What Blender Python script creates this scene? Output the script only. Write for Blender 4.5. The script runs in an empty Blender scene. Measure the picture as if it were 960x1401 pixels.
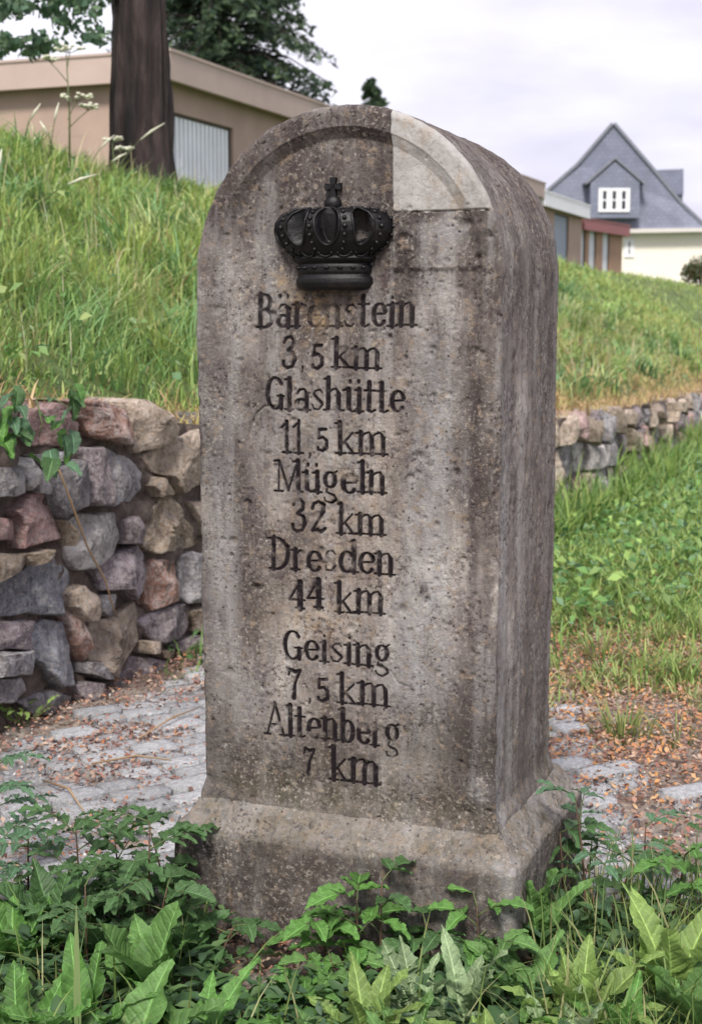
import bpy, math, random
import numpy as np
from mathutils import Vector, Matrix
R = math.radians
random.seed(7)
rng = np.random.default_rng(7)
scene = bpy.context.scene
col = scene.collection

# ------------------------------------------------------------------ camera
F, PITCH, EYE = 2005.0, 0.1311, 1.1064        # focal length in photo pixels, pitch down, eye height
cam_d = bpy.data.cameras.new('camera')
cam = bpy.data.objects.new('camera', cam_d)
col.objects.link(cam)
cam.location = (0, 0, EYE)
cam.rotation_euler = (math.pi / 2 - PITCH, 0, 0)
cam_d.sensor_fit = 'VERTICAL'
cam_d.sensor_height = 36
cam_d.lens = F / 1401 * 36
cam_d.clip_end = 2000
cam_d.clip_start = 0.05
cam_d.dof.use_dof = True
cam_d.dof.focus_distance = 2.45
cam_d.dof.aperture_fstop = 9.0
scene.camera = cam
# ------------------------------------------------------------------ sky and sun
SUN_EL, SUN_AZ = R(50), R(191)                # compass-like: azimuth the light comes from, clockwise from +Y
w = bpy.data.worlds.new('World'); scene.world = w; w.use_nodes = True
nt = w.node_tree; N = nt.nodes; L = nt.links; N.clear()
out = N.new('ShaderNodeOutputWorld'); bg = N.new('ShaderNodeBackground')
sky = N.new('ShaderNodeTexSky'); sky.sky_type = 'NISHITA'; sky.sun_disc = False
sky.sun_elevation = SUN_EL; sky.sun_rotation = SUN_AZ
geo = N.new('ShaderNodeTexCoord'); mp = N.new('ShaderNodeMapping'); mp.inputs['Scale'].default_value = (1.3, 1.3, 4.5)
no = N.new('ShaderNodeTexNoise'); no.inputs['Scale'].default_value = 1.6; no.inputs['Detail'].default_value = 6
rp = N.new('ShaderNodeValToRGB')
rp.color_ramp.elements[0].position = 0.42; rp.color_ramp.elements[0].color = (4.25, 4.02, 4.95, 1)
rp.color_ramp.elements[1].position = 0.60; rp.color_ramp.elements[1].color = (6.6, 6.45, 7.0, 1)
mx = N.new('ShaderNodeMix'); mx.data_type = 'RGBA'; mx.inputs['Factor'].default_value = 0.93
L.new(geo.outputs['Generated'], mp.inputs['Vector']); L.new(mp.outputs[0], no.inputs['Vector'])
L.new(no.outputs['Fac'], rp.inputs['Fac']); L.new(sky.outputs[0], mx.inputs['A']); L.new(rp.outputs[0], mx.inputs['B'])
L.new(mx.outputs['Result'], bg.inputs['Color']); bg.inputs['Strength'].default_value = 0.092
L.new(bg.outputs[0], out.inputs['Surface'])
sd = bpy.data.lights.new('sun', 'SUN'); sun = bpy.data.objects.new('sun', sd); col.objects.link(sun)
sd.energy = 2.3; sd.angle = R(12); sd.color = (1, 0.95, 0.88)
sdir = Vector((math.sin(SUN_AZ) * math.cos(SUN_EL), math.cos(SUN_AZ) * math.cos(SUN_EL), math.sin(SUN_EL)))
sun.rotation_euler = sdir.to_track_quat('Z', 'Y').to_euler()
scene.view_settings.view_transform = 'Standard'
scene.view_settings.look = 'None'
scene.view_settings.exposure = 1.0
scene.view_settings.gamma = 1.0

# ------------------------------------------------------------------ helpers
cp, sp_ = math.cos(PITCH), math.sin(PITCH)
def ray(px, py):
    a, u = (px - 480) / F, -(py - 700.5) / F
    return Vector((a, cp + u * sp_, -sp_ + u * cp))
def at_z(px, py, z=0.0):
    d = ray(px, py); k = (z - EYE) / d.z
    return Vector((d.x * k, d.y * k, z))
def at_y(px, py, Y):
    d = ray(px, py); k = Y / d.y
    return Vector((d.x * k, Y, EYE + d.z * k))

def tag(o, label=None, cat=None, group=None, kind=None):
    if label: o['label'] = label
    if cat: o['category'] = cat
    if group: o['group'] = group
    if kind: o['kind'] = kind
    return o
def empty(name, loc=(0, 0, 0), rz=0.0):
    o = bpy.data.objects.new(name, None); col.objects.link(o)
    o.location = loc; o.rotation_euler = (0, 0, rz); o.empty_display_size = 0.1
    return o
def link(name, me, parent=None):
    o = bpy.data.objects.new(name, me); col.objects.link(o)
    if parent is not None: o.parent = parent
    return o
def mesh(name, v, f, mat=None, smooth=False):
    me = bpy.data.meshes.new(name)
    me.from_pydata([tuple(map(float, p)) for p in v], [], [tuple(map(int, q)) for q in f])
    if mat: me.materials.append(mat)
    if smooth: me.shade_smooth()
    return me
def np_mesh(name, V, faces, mat, attrs=None, smooth=True):
    """V (n,3); faces = list of int arrays (m,3) or (m,4); attrs: name -> (n,) or (n,3)"""
    me = bpy.data.meshes.new(name)
    me.vertices.add(len(V)); me.vertices.foreach_set('co', np.ascontiguousarray(V, dtype=np.float32).ravel())
    lv = np.concatenate([f.ravel() for f in faces]); cnt = np.concatenate([np.full(len(f), f.shape[1]) for f in faces])
    me.loops.add(len(lv)); me.loops.foreach_set('vertex_index', lv.astype(np.int32))
    me.polygons.add(len(cnt)); st = np.concatenate([[0], np.cumsum(cnt)[:-1]])
    me.polygons.foreach_set('loop_start', st.astype(np.int32)); me.polygons.foreach_set('loop_total', cnt.astype(np.int32))
    if smooth: me.polygons.foreach_set('use_smooth', np.ones(len(cnt), dtype=bool))
    me.update(calc_edges=True)
    for k, a in (attrs or {}).items():
        if a.ndim == 1:
            at = me.attributes.new(k, 'FLOAT', 'POINT'); at.data.foreach_set('value', a.astype(np.float32))
        else:
            at = me.attributes.new(k, 'FLOAT_COLOR', 'POINT')
            at.data.foreach_set('color', np.hstack([a, np.ones((len(a), 1))]).astype(np.float32).ravel())
    me.materials.append(mat)
    return me
def grid_faces(nr, nc, off=0):
    i = np.arange(nr - 1)[:, None] * nc + np.arange(nc - 1)[None, :]
    i = i.ravel() + off
    return np.stack([i, i + 1, i + nc + 1, i + nc], 1)
# gradient noise
_perm = np.random.default_rng(3).permutation(256); _perm = np.concatenate([_perm, _perm, _perm])
_g = np.random.default_rng(4).normal(size=(256, 3)); _g /= np.linalg.norm(_g, axis=1)[:, None]
def noise(x, y, z):
    x, y, z = np.broadcast_arrays(np.asarray(x, float), np.asarray(y, float), np.asarray(z, float))
    xi, yi, zi = np.floor(x).astype(int), np.floor(y).astype(int), np.floor(z).astype(int)
    fx, fy, fz = x - xi, y - yi, z - zi
    u, v, ww = [t * t * t * (t * (t * 6 - 15) + 10) for t in (fx, fy, fz)]
    r = 0
    for dx in (0, 1):
        for dy in (0, 1):
            for dz in (0, 1):
                h = _perm[_perm[_perm[(xi + dx) & 255] + ((yi + dy) & 255)] + ((zi + dz) & 255)]
                g = _g[h]
                d = g[..., 0] * (fx - dx) + g[..., 1] * (fy - dy) + g[..., 2] * (fz - dz)
                r = r + d * (u if dx else 1 - u) * (v if dy else 1 - v) * (ww if dz else 1 - ww)
    return r * 1.6
def fbm(x, y, z, o=4):
    r = 0; a = 1.0
    for k in range(o):
        r = r + a * noise(x * 2**k + 13 * k, y * 2**k, z * 2**k - 7 * k); a *= 0.5
    return r
def sstep(a, b, x):
    t = np.clip((x - a) / (b - a), 0, 1); return t * t * (3 - 2 * t)

class MB:
    def __init__(s): s.v = []; s.f = []
    def quad(s, a, b, c, d):
        n = len(s.v); s.v += [a, b, c, d]; s.f.append((n, n + 1, n + 2, n + 3))
    def box(s, x0, x1, y0, y1, z0, z1, M=None):
        n = len(s.v)
        P = [Vector(p) for p in ((x0, y0, z0), (x1, y0, z0), (x1, y1, z0), (x0, y1, z0), (x0, y0, z1), (x1, y0, z1), (x1, y1, z1), (x0, y1, z1))]
        if M is not None: P = [M @ p for p in P]
        s.v += P
        s.f += [tuple(n + i for i in q) for q in ((0, 3, 2, 1), (4, 5, 6, 7), (0, 1, 5, 4), (1, 2, 6, 5), (2, 3, 7, 6), (3, 0, 4, 7))]
    def prism(s, poly, dy):
        """poly: list of Vector, extruded by vector dy"""
        n = len(s.v); m = len(poly); dy = Vector(dy)
        s.v += [Vector(p) for p in poly] + [Vector(p) + dy for p in poly]
        s.f.append(tuple(range(n, n + m))); s.f.append(tuple(range(n + 2 * m - 1, n + m - 1, -1)))
        for i in range(m):
            j = (i + 1) % m; s.f.append((n + i, n + m + i, n + m + j, n + j))
    def tube(s, pts, rad, k=8, cap=True):
        pts = [Vector(p) for p in pts]
        if not hasattr(rad, '__len__'): rad = [rad] * len(pts)
        n0 = len(s.v); up = Vector((0.13, 0.21, 0.97))
        for i, p in enumerate(pts):
            d = (pts[min(i + 1, len(pts) - 1)] - pts[max(i - 1, 0)]).normalized()
            a = d.cross(up)
            if a.length < 1e-3: a = d.cross(Vector((1, 0, 0)))
            a.normalize(); b = d.cross(a)
            for j in range(k):
                t = 2 * math.pi * j / k; s.v.append(p + (a * math.cos(t) + b * math.sin(t)) * rad[i])
        for i in range(len(pts) - 1):
            for j in range(k):
                q = n0 + i * k; s.f.append((q + j, q + (j + 1) % k, q + k + (j + 1) % k, q + k + j))
        if cap:
            s.f.append(tuple(n0 + j for j in range(k))[::-1]); q = n0 + (len(pts) - 1) * k; s.f.append(tuple(q + j for j in range(k)))
    def ball(s, c, r, nu=8, nv=6, sc=(1, 1, 1)):
        n0 = len(s.v); c = Vector(c)
        for i in range(nv + 1):
            th = math.pi * i / nv
            for j in range(nu):
                ph = 2 * math.pi * j / nu
                s.v.append(c + Vector((r * sc[0] * math.sin(th) * math.cos(ph), r * sc[1] * math.sin(th) * math.sin(ph), r * sc[2] * math.cos(th))))
        for i in range(nv):
            for j in range(nu):
                q = n0 + i * nu; s.f.append((q + j, q + nu + j, q + nu + (j + 1) % nu, q + (j + 1) % nu))
    def build(s, name, mat, parent=None, smooth=False, label=None):
        o = link(name, mesh(name, s.v, s.f, mat, smooth), parent)
        if label: o['label'] = label
        return o

# ------------------------------------------------------------------ materials
class NT:
    def __init__(s, name):
        s.m = bpy.data.materials.new(name); s.m.use_nodes = True; s.t = s.m.node_tree
        s.b = s.t.nodes['Principled BSDF']; s.o = s.t.nodes['Material Output']
        s.tc = s.n('ShaderNodeTexCoord'); s.b.inputs['Roughness'].default_value = 0.85
    def n(s, k, **kw):
        x = s.t.nodes.new(k)
        for a, b in kw.items(): setattr(x, a, b)
        return x
    def l(s, a, b): s.t.links.new(a, b)
    def noise(s, scale, detail=4, rough=0.5, stretch=(1, 1, 1), off=(0, 0, 0), src=None):
        mp = s.n('ShaderNodeMapping'); mp.inputs['Scale'].default_value = stretch; mp.inputs['Location'].default_value = off
        s.l(src if src is not None else s.tc.outputs['Object'], mp.inputs[0])
        x = s.n('ShaderNodeTexNoise'); x.inputs['Scale'].default_value = scale; x.inputs['Detail'].default_value = detail; x.inputs['Roughness'].default_value = rough
        s.l(mp.outputs[0], x.inputs['Vector']); return x.outputs['Fac']
    def vor(s, scale, stretch=(1, 1, 1), feature='F1', out='Distance'):
        mp = s.n('ShaderNodeMapping'); mp.inputs['Scale'].default_value = stretch
        s.l(s.tc.outputs['Object'], mp.inputs[0])
        x = s.n('ShaderNodeTexVoronoi'); x.feature = feature; x.inputs['Scale'].default_value = scale
        s.l(mp.outputs[0], x.inputs['Vector']); return x.outputs[out]
    def ramp(s, fac, stops, interp='LINEAR'):
        x = s.n('ShaderNodeValToRGB'); e = x.color_ramp; e.interpolation = interp
        while len(e.elements) < len(stops): e.elements.new(0.5)
        for i, (p, c) in enumerate(stops):
            e.elements[i].position = p; e.elements[i].color = (c, c, c, 1) if not hasattr(c, '__len__') else (*c, 1)
        s.l(fac, x.inputs[0]); return x.outputs[0]
    def mix(s, fac, a, b, blend='MIX'):
        x = s.n('ShaderNodeMix'); x.data_type = 'RGBA'; x.blend_type = blend
        for k, v in (('Factor', fac), ('A', a), ('B', b)):
            if isinstance(v, (int, float)): x.inputs[k].default_value = v if k == 'Factor' else (v, v, v, 1)
            elif isinstance(v, tuple): x.inputs[k].default_value = (*v, 1)
            else: s.l(v, x.inputs[k])
        return x.outputs['Result']
    def math(s, op, a, b=None, clamp=False):
        x = s.n('ShaderNodeMath', operation=op); x.use_clamp = clamp
        for i, v in enumerate((a, b)):
            if v is None: continue
            if isinstance(v, (int, float)): x.inputs[i].default_value = v
            else: s.l(v, x.inputs[i])
        return x.outputs[0]
    def attr(s, name, out='Fac'):
        x = s.n('ShaderNodeAttribute'); x.attribute_name = name; return x.outputs[out]
    def bump(s, h, strength=0.5, dist=0.01):
        x = s.n('ShaderNodeBump'); x.inputs['Strength'].default_value = strength; x.inputs['Distance'].default_value = dist
        s.l(h, x.inputs['Height']); s.l(x.outputs[0], s.b.inputs['Normal'])
    def color(s, c):
        if isinstance(c, tuple): s.b.inputs['Base Color'].default_value = (*c, 1)
        else: s.l(c, s.b.inputs['Base Color'])
        return s

def simple(name, c, rough=0.7, var=0.25, scale=6, bump=0.15, stretch=(1, 1, 1), metal=0):
    t = NT(name); n = t.noise(scale, 6, 0.6, stretch)
    k = t.ramp(n, [(0.3, 1 - var), (0.7, 1 + var * 0.6)])
    t.color(t.mix(1.0, c, k, 'MULTIPLY')); t.b.inputs['Roughness'].default_value = rough; t.b.inputs['Metallic'].default_value = metal
    if bump: t.bump(t.noise(scale * 8, 5, 0.6, stretch), bump, 0.01)
    return t.m

def mat_milestone():
    t = NT('weathered_sandstone')
    O = t.tc.outputs['Object']
    big = t.noise(7, 8, 0.68, (1, 1, 0.55))
    c = t.ramp(big, [(0.34, (0.060, 0.048, 0.044)), (0.45, (0.15, 0.127, 0.115)), (0.54, (0.245, 0.218, 0.200)), (0.65, (0.39, 0.36, 0.33))])
    bg = t.noise(3.2, 6, 0.6, (1, 1, 0.7), (3, 1, 7)); c = t.mix(1.0, c, t.ramp(bg, [(0.38, 0.55), (0.5, 0.98), (0.60, 1.5)]), 'MULTIPLY')
    bl = t.noise(16, 6, 0.7, (1, 1, 0.7), (8, 2, 4)); c = t.mix(t.ramp(bl, [(0.54, 0.0), (0.64, 0.8)]), c, (0.085, 0.062, 0.064))
    # vertical run-off streaks
    st = t.noise(26, 6, 0.65, (1, 1, 0.09))
    c = t.mix(t.ramp(st, [(0.50, 0.0), (0.62, 0.5)]), c, (0.41, 0.40, 0.395))
    st2 = t.noise(19, 6, 0.65, (1, 1, 0.12), (4, 2, 1))
    c = t.mix(t.ramp(st2, [(0.52, 0.0), (0.64, 0.6)]), c, (0.085, 0.066, 0.062))
    # pale and dark zones of this stone; the dark ones include painted side-face shade
    zone = t.attr('pale')
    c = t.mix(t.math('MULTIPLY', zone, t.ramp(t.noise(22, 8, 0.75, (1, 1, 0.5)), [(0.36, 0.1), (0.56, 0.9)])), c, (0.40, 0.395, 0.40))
    dz = t.attr('grime_shade')
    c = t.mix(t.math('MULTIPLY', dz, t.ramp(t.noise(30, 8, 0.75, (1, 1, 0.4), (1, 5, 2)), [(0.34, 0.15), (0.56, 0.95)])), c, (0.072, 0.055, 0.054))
    gz = t.attr('algae')
    c = t.mix(t.math('MULTIPLY', gz, t.ramp(t.noise(14, 8, 0.7), [(0.38, 0.1), (0.62, 0.8)])), c, (0.085, 0.078, 0.042))
    oz = t.attr('ochre')
    c = t.mix(t.math('MULTIPLY', oz, t.ramp(t.noise(60, 6, 0.7), [(0.42, 0.0), (0.6, 0.9)])), c, (0.43, 0.30, 0.16))
    # patina freckles: pale grit and tan spots, dark pores
    pm = t.ramp(t.noise(9, 5, 0.65, off=(5, 9, 2)), [(0.42, 0.15), (0.6, 1.0)]); pm2 = t.ramp(t.noise(11, 5, 0.65, off=(1, 4, 6)), [(0.42, 0.1), (0.6, 1.0)])
    g1 = t.noise(150, 5, 0.7); c = t.mix(t.math('MULTIPLY', pm, t.ramp(g1, [(0.53, 0.0), (0.64, 0.8)])), c, (0.52, 0.47, 0.41))
    g2 = t.noise(120, 5, 0.75, (1, 1, 1), (7, 1, 3)); c = t.mix(t.math('MULTIPLY', pm2, t.ramp(g2, [(0.50, 0.0), (0.62, 0.95)])), c, (0.05, 0.037, 0.04))
    g3 = t.noise(48, 4, 0.7, (1, 1, 1), (2, 8, 3)); c = t.mix(t.ramp(g3, [(0.56, 0.0), (0.66, 0.6)]), c, (0.33, 0.25, 0.18))
    vo = t.vor(52); c = t.mix(t.ramp(vo, [(0.06, 0.9), (0.16, 0.0)]), c, (0.045, 0.034, 0.036))
    ag = t.n('ShaderNodeTexVoronoi'); ag.inputs['Scale'].default_value = 24; t.l(O, ag.inputs['Vector'])
    c = t.mix(t.math('MULTIPLY', t.ramp(ag.outputs['Distance'], [(0.07, 0.6), (0.15, 0.0)]), pm), c, (0.50, 0.43, 0.33))
    # lighter replacement stone
    pn = t.noise(14, 7, 0.7, (1, 1, 0.6))
    pc = t.ramp(pn, [(0.3, (0.27, 0.25, 0.225)), (0.5, (0.39, 0.375, 0.36)), (0.7, (0.47, 0.455, 0.44))])
    pc = t.mix(t.ramp(t.noise(23, 6, 0.7, (1, 1, 0.5), (9, 3, 1)), [(0.52, 0.0), (0.66, 0.6)]), pc, (0.34, 0.25, 0.16))
    pc = t.mix(t.ramp(t.noise(130, 6, 0.8), [(0.5, 0.0), (0.66, 0.5)]), pc, (0.16, 0.14, 0.125))
    pc = t.mix(t.ramp(vo, [(0.03, 0.9), (0.07, 0.0)]), pc, (0.14, 0.12, 0.1))
    c = t.mix(t.attr('patch'), c, pc)
    # worn dark paint in the engraved letters
    wear = t.ramp(t.noise(75, 6, 0.75), [(0.28, 0.55), (0.48, 1.0)])
    c = t.mix(t.math('MULTIPLY', t.attr('ink'), wear), c, (0.013, 0.008, 0.011))
    t.color(c); t.b.inputs['Roughness'].default_value = 0.9; t.b.inputs['Specular IOR Level'].default_value = 0.25
    hb = t.mix(0.55, t.noise(230, 6, 0.8), t.noise(55, 8, 0.8, (1, 1, 0.6)))
    t.bump(t.mix(t.attr('patch'), hb, t.mix(0.6, hb, 0.5)), 1.0, 0.010)
    return t.m
M = {}
M['stone'] = mat_milestone()
t = NT('black_iron'); t.color(t.mix(t.ramp(t.noise(38, 8, 0.8), [(0.5, 0.0), (0.68, 0.8)]), (0.003, 0.003, 0.004), (0.018, 0.012, 0.011)))
t.b.inputs['Roughness'].default_value = 0.4; t.b.inputs['Specular IOR Level'].default_value = 0.34; t.bump(t.noise(130, 6, 0.75), 0.45, 0.003); M['iron'] = t.m

def mat_rock(name, base, alt, spots=(0.36, 0.33, 0.30)):
    if name != 'granite_sett': base, alt = tuple(x * 1.6 for x in base), tuple(x * 1.75 for x in alt)
    t = NT(name)
    oi = t.n('ShaderNodeObjectInfo')
    add = t.n('ShaderNodeVectorMath', operation='ADD'); t.l(t.tc.outputs['Object'], add.inputs[0]); t.l(oi.outputs['Random'], add.inputs[1])
    src = add.outputs[0]
    c = t.ramp(t.noise(9, 8, 0.75, src=src), [(0.36, tuple(x * 0.55 for x in base)), (0.5, base), (0.62, tuple(min(.95, x * 1.15) for x in alt))])
    c = t.mix(t.ramp(t.noise(70, 6, 0.75, src=src), [(0.48, 0.0), (0.62, 0.75)]), c, tuple(min(.95, x * 1.35) for x in spots))
    c = t.mix(t.ramp(t.noise(38, 6, 0.75, off=(3, 3, 3), src=src), [(0.52, 0.0), (0.64, 0.8)]), c, tuple(x * 0.28 for x in base))
    k = t.math('MULTIPLY_ADD', oi.outputs['Random'], 0.35); k.node.inputs[2].default_value = 0.82
    c = t.mix(1.0, c, k, 'MULTIPLY')
    t.color(c); t.b.inputs['Roughness'].default_value = 0.88
    t.bump(t.mix(0.5, t.noise(28, 8, 0.75, src=src), t.noise(120, 5, 0.7, src=src)), 1.0, 0.035 if name != 'granite_sett' else .012)
    return t.m
ROCK = {
 'pink': mat_rock('pink_rock', (0.27, 0.165, 0.155), (0.37, 0.26, 0.24)),
 'red': mat_rock('red_brown_rock', (0.235, 0.125, 0.09), (0.34, 0.27, 0.25)),
 'tan': mat_rock('tan_rock', (0.27, 0.21, 0.155), (0.38, 0.31, 0.25)),
 'grey': mat_rock('grey_rock', (0.17, 0.16, 0.17), (0.28, 0.275, 0.285)),
 'pale': mat_rock('pale_rock', (0.32, 0.30, 0.285), (0.44, 0.42, 0.40), (0.5, 0.48, 0.46)),
 'purple': mat_rock('purple_grey_rock', (0.15, 0.12, 0.13), (0.22, 0.19, 0.205)),
 'brown': mat_rock('brown_rock', (0.17, 0.125, 0.085), (0.25, 0.2, 0.15)),
 'blue': mat_rock('blue_grey_rock', (0.18, 0.185, 0.21), (0.29, 0.30, 0.32)),
}
M['sett'] = mat_rock('granite_sett', (0.56, 0.57, 0.60), (0.78, 0.785, 0.80), (0.95, 0.95, 0.95))
t = NT('wall_core_soil'); t.color(t.ramp(t.noise(14, 8, 0.75), [(0.3, (0.05, 0.036, 0.03)), (0.5, (0.16, 0.12, 0.10)), (0.7, (0.32, 0.26, 0.225))])); t.bump(t.noise(40, 8, 0.8), 1.0, 0.03); M['core'] = t.m
# ground: earth with litter near, turf where the attribute says so
t = NT('ground_soil')
e = t.ramp(t.noise(17, 10, 0.75), [(0.3, (0.10, 0.066, 0.05)), (0.48, (0.20, 0.14, 0.11)), (0.62, (0.32, 0.245, 0.195)), (0.75, (0.42, 0.36, 0.31))])
e = t.mix(t.ramp(t.noise(90, 6, 0.8), [(0.5, 0.0), (0.66, 0.7)]), e, (0.12, 0.08, 0.065))
e = t.mix(t.ramp(t.noise(55, 6, 0.8, off=(3, 1, 1)), [(0.55, 0.0), (0.68, 0.8)]), e, (0.40, 0.29, 0.20))
sand = t.ramp(t.noise(40, 8, 0.75), [(0.3, (0.17, 0.13, 0.105)), (0.5, (0.32, 0.27, 0.23)), (0.7, (0.55, 0.5, 0.45))])
e = t.mix(t.math('MULTIPLY', t.attr('sand'), t.ramp(t.noise(7, 6, 0.7, off=(5, 5, 0)), [(0.40, 0.0), (0.52, 1.0)])), e, sand)
g = t.ramp(t.noise(1.5, 8, 0.7), [(0.3, (0.045, 0.075, 0.018)), (0.6, (0.10, 0.14, 0.035)), (0.75, (0.17, 0.16, 0.06))])
t.color(t.mix(t.attr('turf'), e, g)); t.bump(t.noise(70, 8, 0.8), 0.8, 0.012); M['ground'] = t.m

def mat_leafy(name, tint=None, trans=0.35, rough=0.55, veins=False, attr='col'):
    t = NT(name)
    c = t.attr(attr, 'Color') if tint is None else tint
    if tint is not None:
        oi = t.n('ShaderNodeObjectInfo')
        k = t.math('MULTIPLY_ADD', oi.outputs['Random'], 0.5); k.node.inputs[2].default_value = 0.72
        c = t.mix(1.0, c, k, 'MULTIPLY')
        nz = t.ramp(t.noise(4, 6, 0.7), [(0.35, 0.6), (0.65, 1.25)]); c = t.mix(1.0, c, nz, 'MULTIPLY')
        sx = t.n('ShaderNodeSeparateXYZ'); t.l(t.tc.outputs['Object'], sx.inputs[0])
        sv_ = t.math('SINE', t.math('MULTIPLY', t.math('SUBTRACT', sx.outputs[1], t.math('MULTIPLY', t.math('ABSOLUTE', sx.outputs[0]), 0.9)), 60.0))
        sv_ = t.math('MULTIPLY_ADD', sv_, 0.5); sv_.node.inputs[2].default_value = 0.5
        c = t.mix(t.ramp(sv_, [(0.80, 0.0), (0.98, 0.16)]), c, tuple(min(1, x * 1.9 + 0.03) for x in tint))
        c = t.mix(t.ramp(t.noise(40, 4, 0.7), [(0.40, 0.35), (0.55, 0.0)]), c, tuple(x * 0.45 for x in tint))
        t.bump(t.mix(0.5, t.ramp(sv_, [(0.5, 1.0), (1.0, 0.0)]), t.noise(22, 5, 0.7)), 0.3, 0.012)
        if veins: c = t.mix(t.math('MULTIPLY', t.attr('vein'), 0.55), c, tuple(min(1, x * 2.6 + 0.05) for x in tint))
        c = t.mix(t.ramp(t.noise(11, 6, 0.8, off=(2, 2, 2)), [(0.64, 0.0), (0.72, 0.6)]), c, (0.26, 0.2, 0.08))
    t.color(c); t.b.inputs['Roughness'].default_value = rough; t.b.inputs['Specular IOR Level'].default_value = 0.4
    tr = t.n('ShaderNodeBsdfTranslucent'); t.l(c, tr.inputs[0]) if not isinstance(c, tuple) else None
    ms = t.n('ShaderNodeMixShader'); ms.inputs[0].default_value = trans
    t.l(t.b.outputs[0], ms.inputs[1]); t.l(tr.outputs[0], ms.inputs[2]); t.l(ms.outputs[0], t.o.inputs['Surface'])
    return t.m
M['grass'] = mat_leafy('grass_blade')
M['litter'] = mat_leafy('dead_leaf', trans=0.1, rough=0.9)
LEAF = {
 'dock': mat_leafy('dock_leaf', (0.13, 0.26, 0.07), veins=True),
 'lime': mat_leafy('pale_green_leaf', (0.25, 0.38, 0.10), veins=True),
 'silver': mat_leafy('grey_green_leaf', (0.28, 0.39, 0.20), veins=True),
 'dark': mat_leafy('dark_green_leaf', (0.085, 0.175, 0.06), veins=True, rough=0.45),
 'fresh': mat_leafy('fresh_green_leaf', (0.13, 0.29, 0.065), veins=True),
 'blue': mat_leafy('blue_green_leaf', (0.115, 0.225, 0.12), veins=True),
}
M['stem'] = simple('plant_stem', (0.09, 0.12, 0.04)); M['redstem'] = simple('woody_stem', (0.10, 0.06, 0.035))
M['dry'] = simple('dry_stem', (0.33, 0.22, 0.12)); M['umbel'] = simple('cream_flowers', (0.62, 0.62, 0.48), bump=0)
M['render'] = simple('beige_render', (0.39, 0.285, 0.235), 0.9, 0.12, 1.2); M['fascia'] = simple('pale_beige_fascia', (0.46, 0.36, 0.315), 0.8, 0.1, 1.0)
M['whitefascia'] = simple('white_fascia', (0.85, 0.85, 0.88), 0.6, 0.06, 1); M['redfascia'] = simple('red_fascia', (0.30, 0.11, 0.11), 0.6, 0.1, 1)
M['roofing'] = simple('grey_roof_felt', (0.16, 0.15, 0.15), 0.9); M['doorwhite'] = simple('white_painted_door', (0.80, 0.83, 0.88), 0.5, 0.1, 2, 0.05)
M['doorgrey'] = simple('grey_blue_door', (0.33, 0.38, 0.46), 0.5, 0.08, 2, 0.05); M['lintel'] = simple('dark_lintel', (0.06, 0.045, 0.04))
M['brownwall'] = simple('brown_render', (0.36, 0.23, 0.16), 0.9, 0.15, 1.2)
M['cream'] = simple('cream_render', (0.84, 0.79, 0.69), 0.9, 0.05, 0.6); M['whiteframe'] = simple('white_frame', (0.8, 0.8, 0.82), 0.5, 0.03)
M['gutter'] = simple('pale_gutter', (0.62, 0.58, 0.55), 0.5, 0.08)
t = NT('window_glass'); t.color((0.03, 0.035, 0.045)); t.b.inputs['Roughness'].default_value = 0.12; M['glass'] = t.m
t = NT('slate'); br = t.n('ShaderNodeTexBrick'); mp = t.n('ShaderNodeMapping'); mp.inputs['Rotation'].default_value = (math.pi / 2, 0, 0)
t.l(t.tc.outputs['Object'], mp.inputs[0]); t.l(mp.outputs[0], br.inputs['Vector'])
br.inputs['Scale'].default_value = 1.0; br.inputs['Brick Width'].default_value = 0.34; br.inputs['Row Height'].default_value = 0.24; br.inputs['Mortar Size'].default_value = 0.018
br.inputs['Color1'].default_value = (0.17, 0.185, 0.25, 1); br.inputs['Color2'].default_value = (0.20, 0.215, 0.285, 1); br.inputs['Mortar'].default_value = (0.14, 0.15, 0.2, 1)
t.color(t.mix(1.0, br.outputs['Color'], t.ramp(t.noise(0.6, 6, 0.7), [(0.3, 0.82), (0.7, 1.15)]), 'MULTIPLY')); t.b.inputs['Roughness'].default_value = 0.55; M['slate'] = t.m
M['verge'] = simple('dark_verge', (0.19, 0.20, 0.24), 0.6); M['chimney'] = simple('chimney_slate', (0.13, 0.125, 0.15))
t = NT('rough_bark'); n1 = t.noise(9, 8, 0.75, (1, 1, 0.12))
t.color(t.mix(t.ramp(t.noise(3, 6, 0.7, (1, 1, 0.5)), [(0.45, 0.0), (0.7, 0.6)]), t.ramp(n1, [(0.40, (0.004, 0.003, 0.003)), (0.52, (0.028, 0.017, 0.016)), (0.64, (0.085, 0.058, 0.055))]), (0.06, 0.042, 0.042)))
t.bump(n1, 1.0, 0.06); M['bark'] = t.m

# ------------------------------------------------------------------ terrain
_WY = np.array([-80, 3.93, 5.0, 8.4, 13.5, 400.]); _WX = np.array([-.94 - .41 * 83.93, -.94, -.5, 1.3, 3.2, 3.2 + .375 * 386.5])
def wall_x(Y):
    return (np.interp(Y - .5, _WY, _WX) + 2 * np.interp(Y, _WY, _WX) + np.interp(Y + .5, _WY, _WX)) / 4
def wall_top(Y): return np.interp(Y, [-80, 3.9, 5.0, 8.4, 13.5, 30, 400], [.93, .88, .75, .55, .43, .43, .43])
N0 = np.array([-.91, .41]); N0 /= np.linalg.norm(N0)
_RS = np.array([.10, .25, .6, 1, 2, 3, 3.7, 6, 12, 20, 400]); _RZ = np.array([0, .06, .23, .44, .96, 1.42, 1.57, 1.62, 1.8, 1.85, 1.85])
def ts_xy(t, s): return wall_x(t) + s * N0[0], t + s * N0[1]
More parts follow.
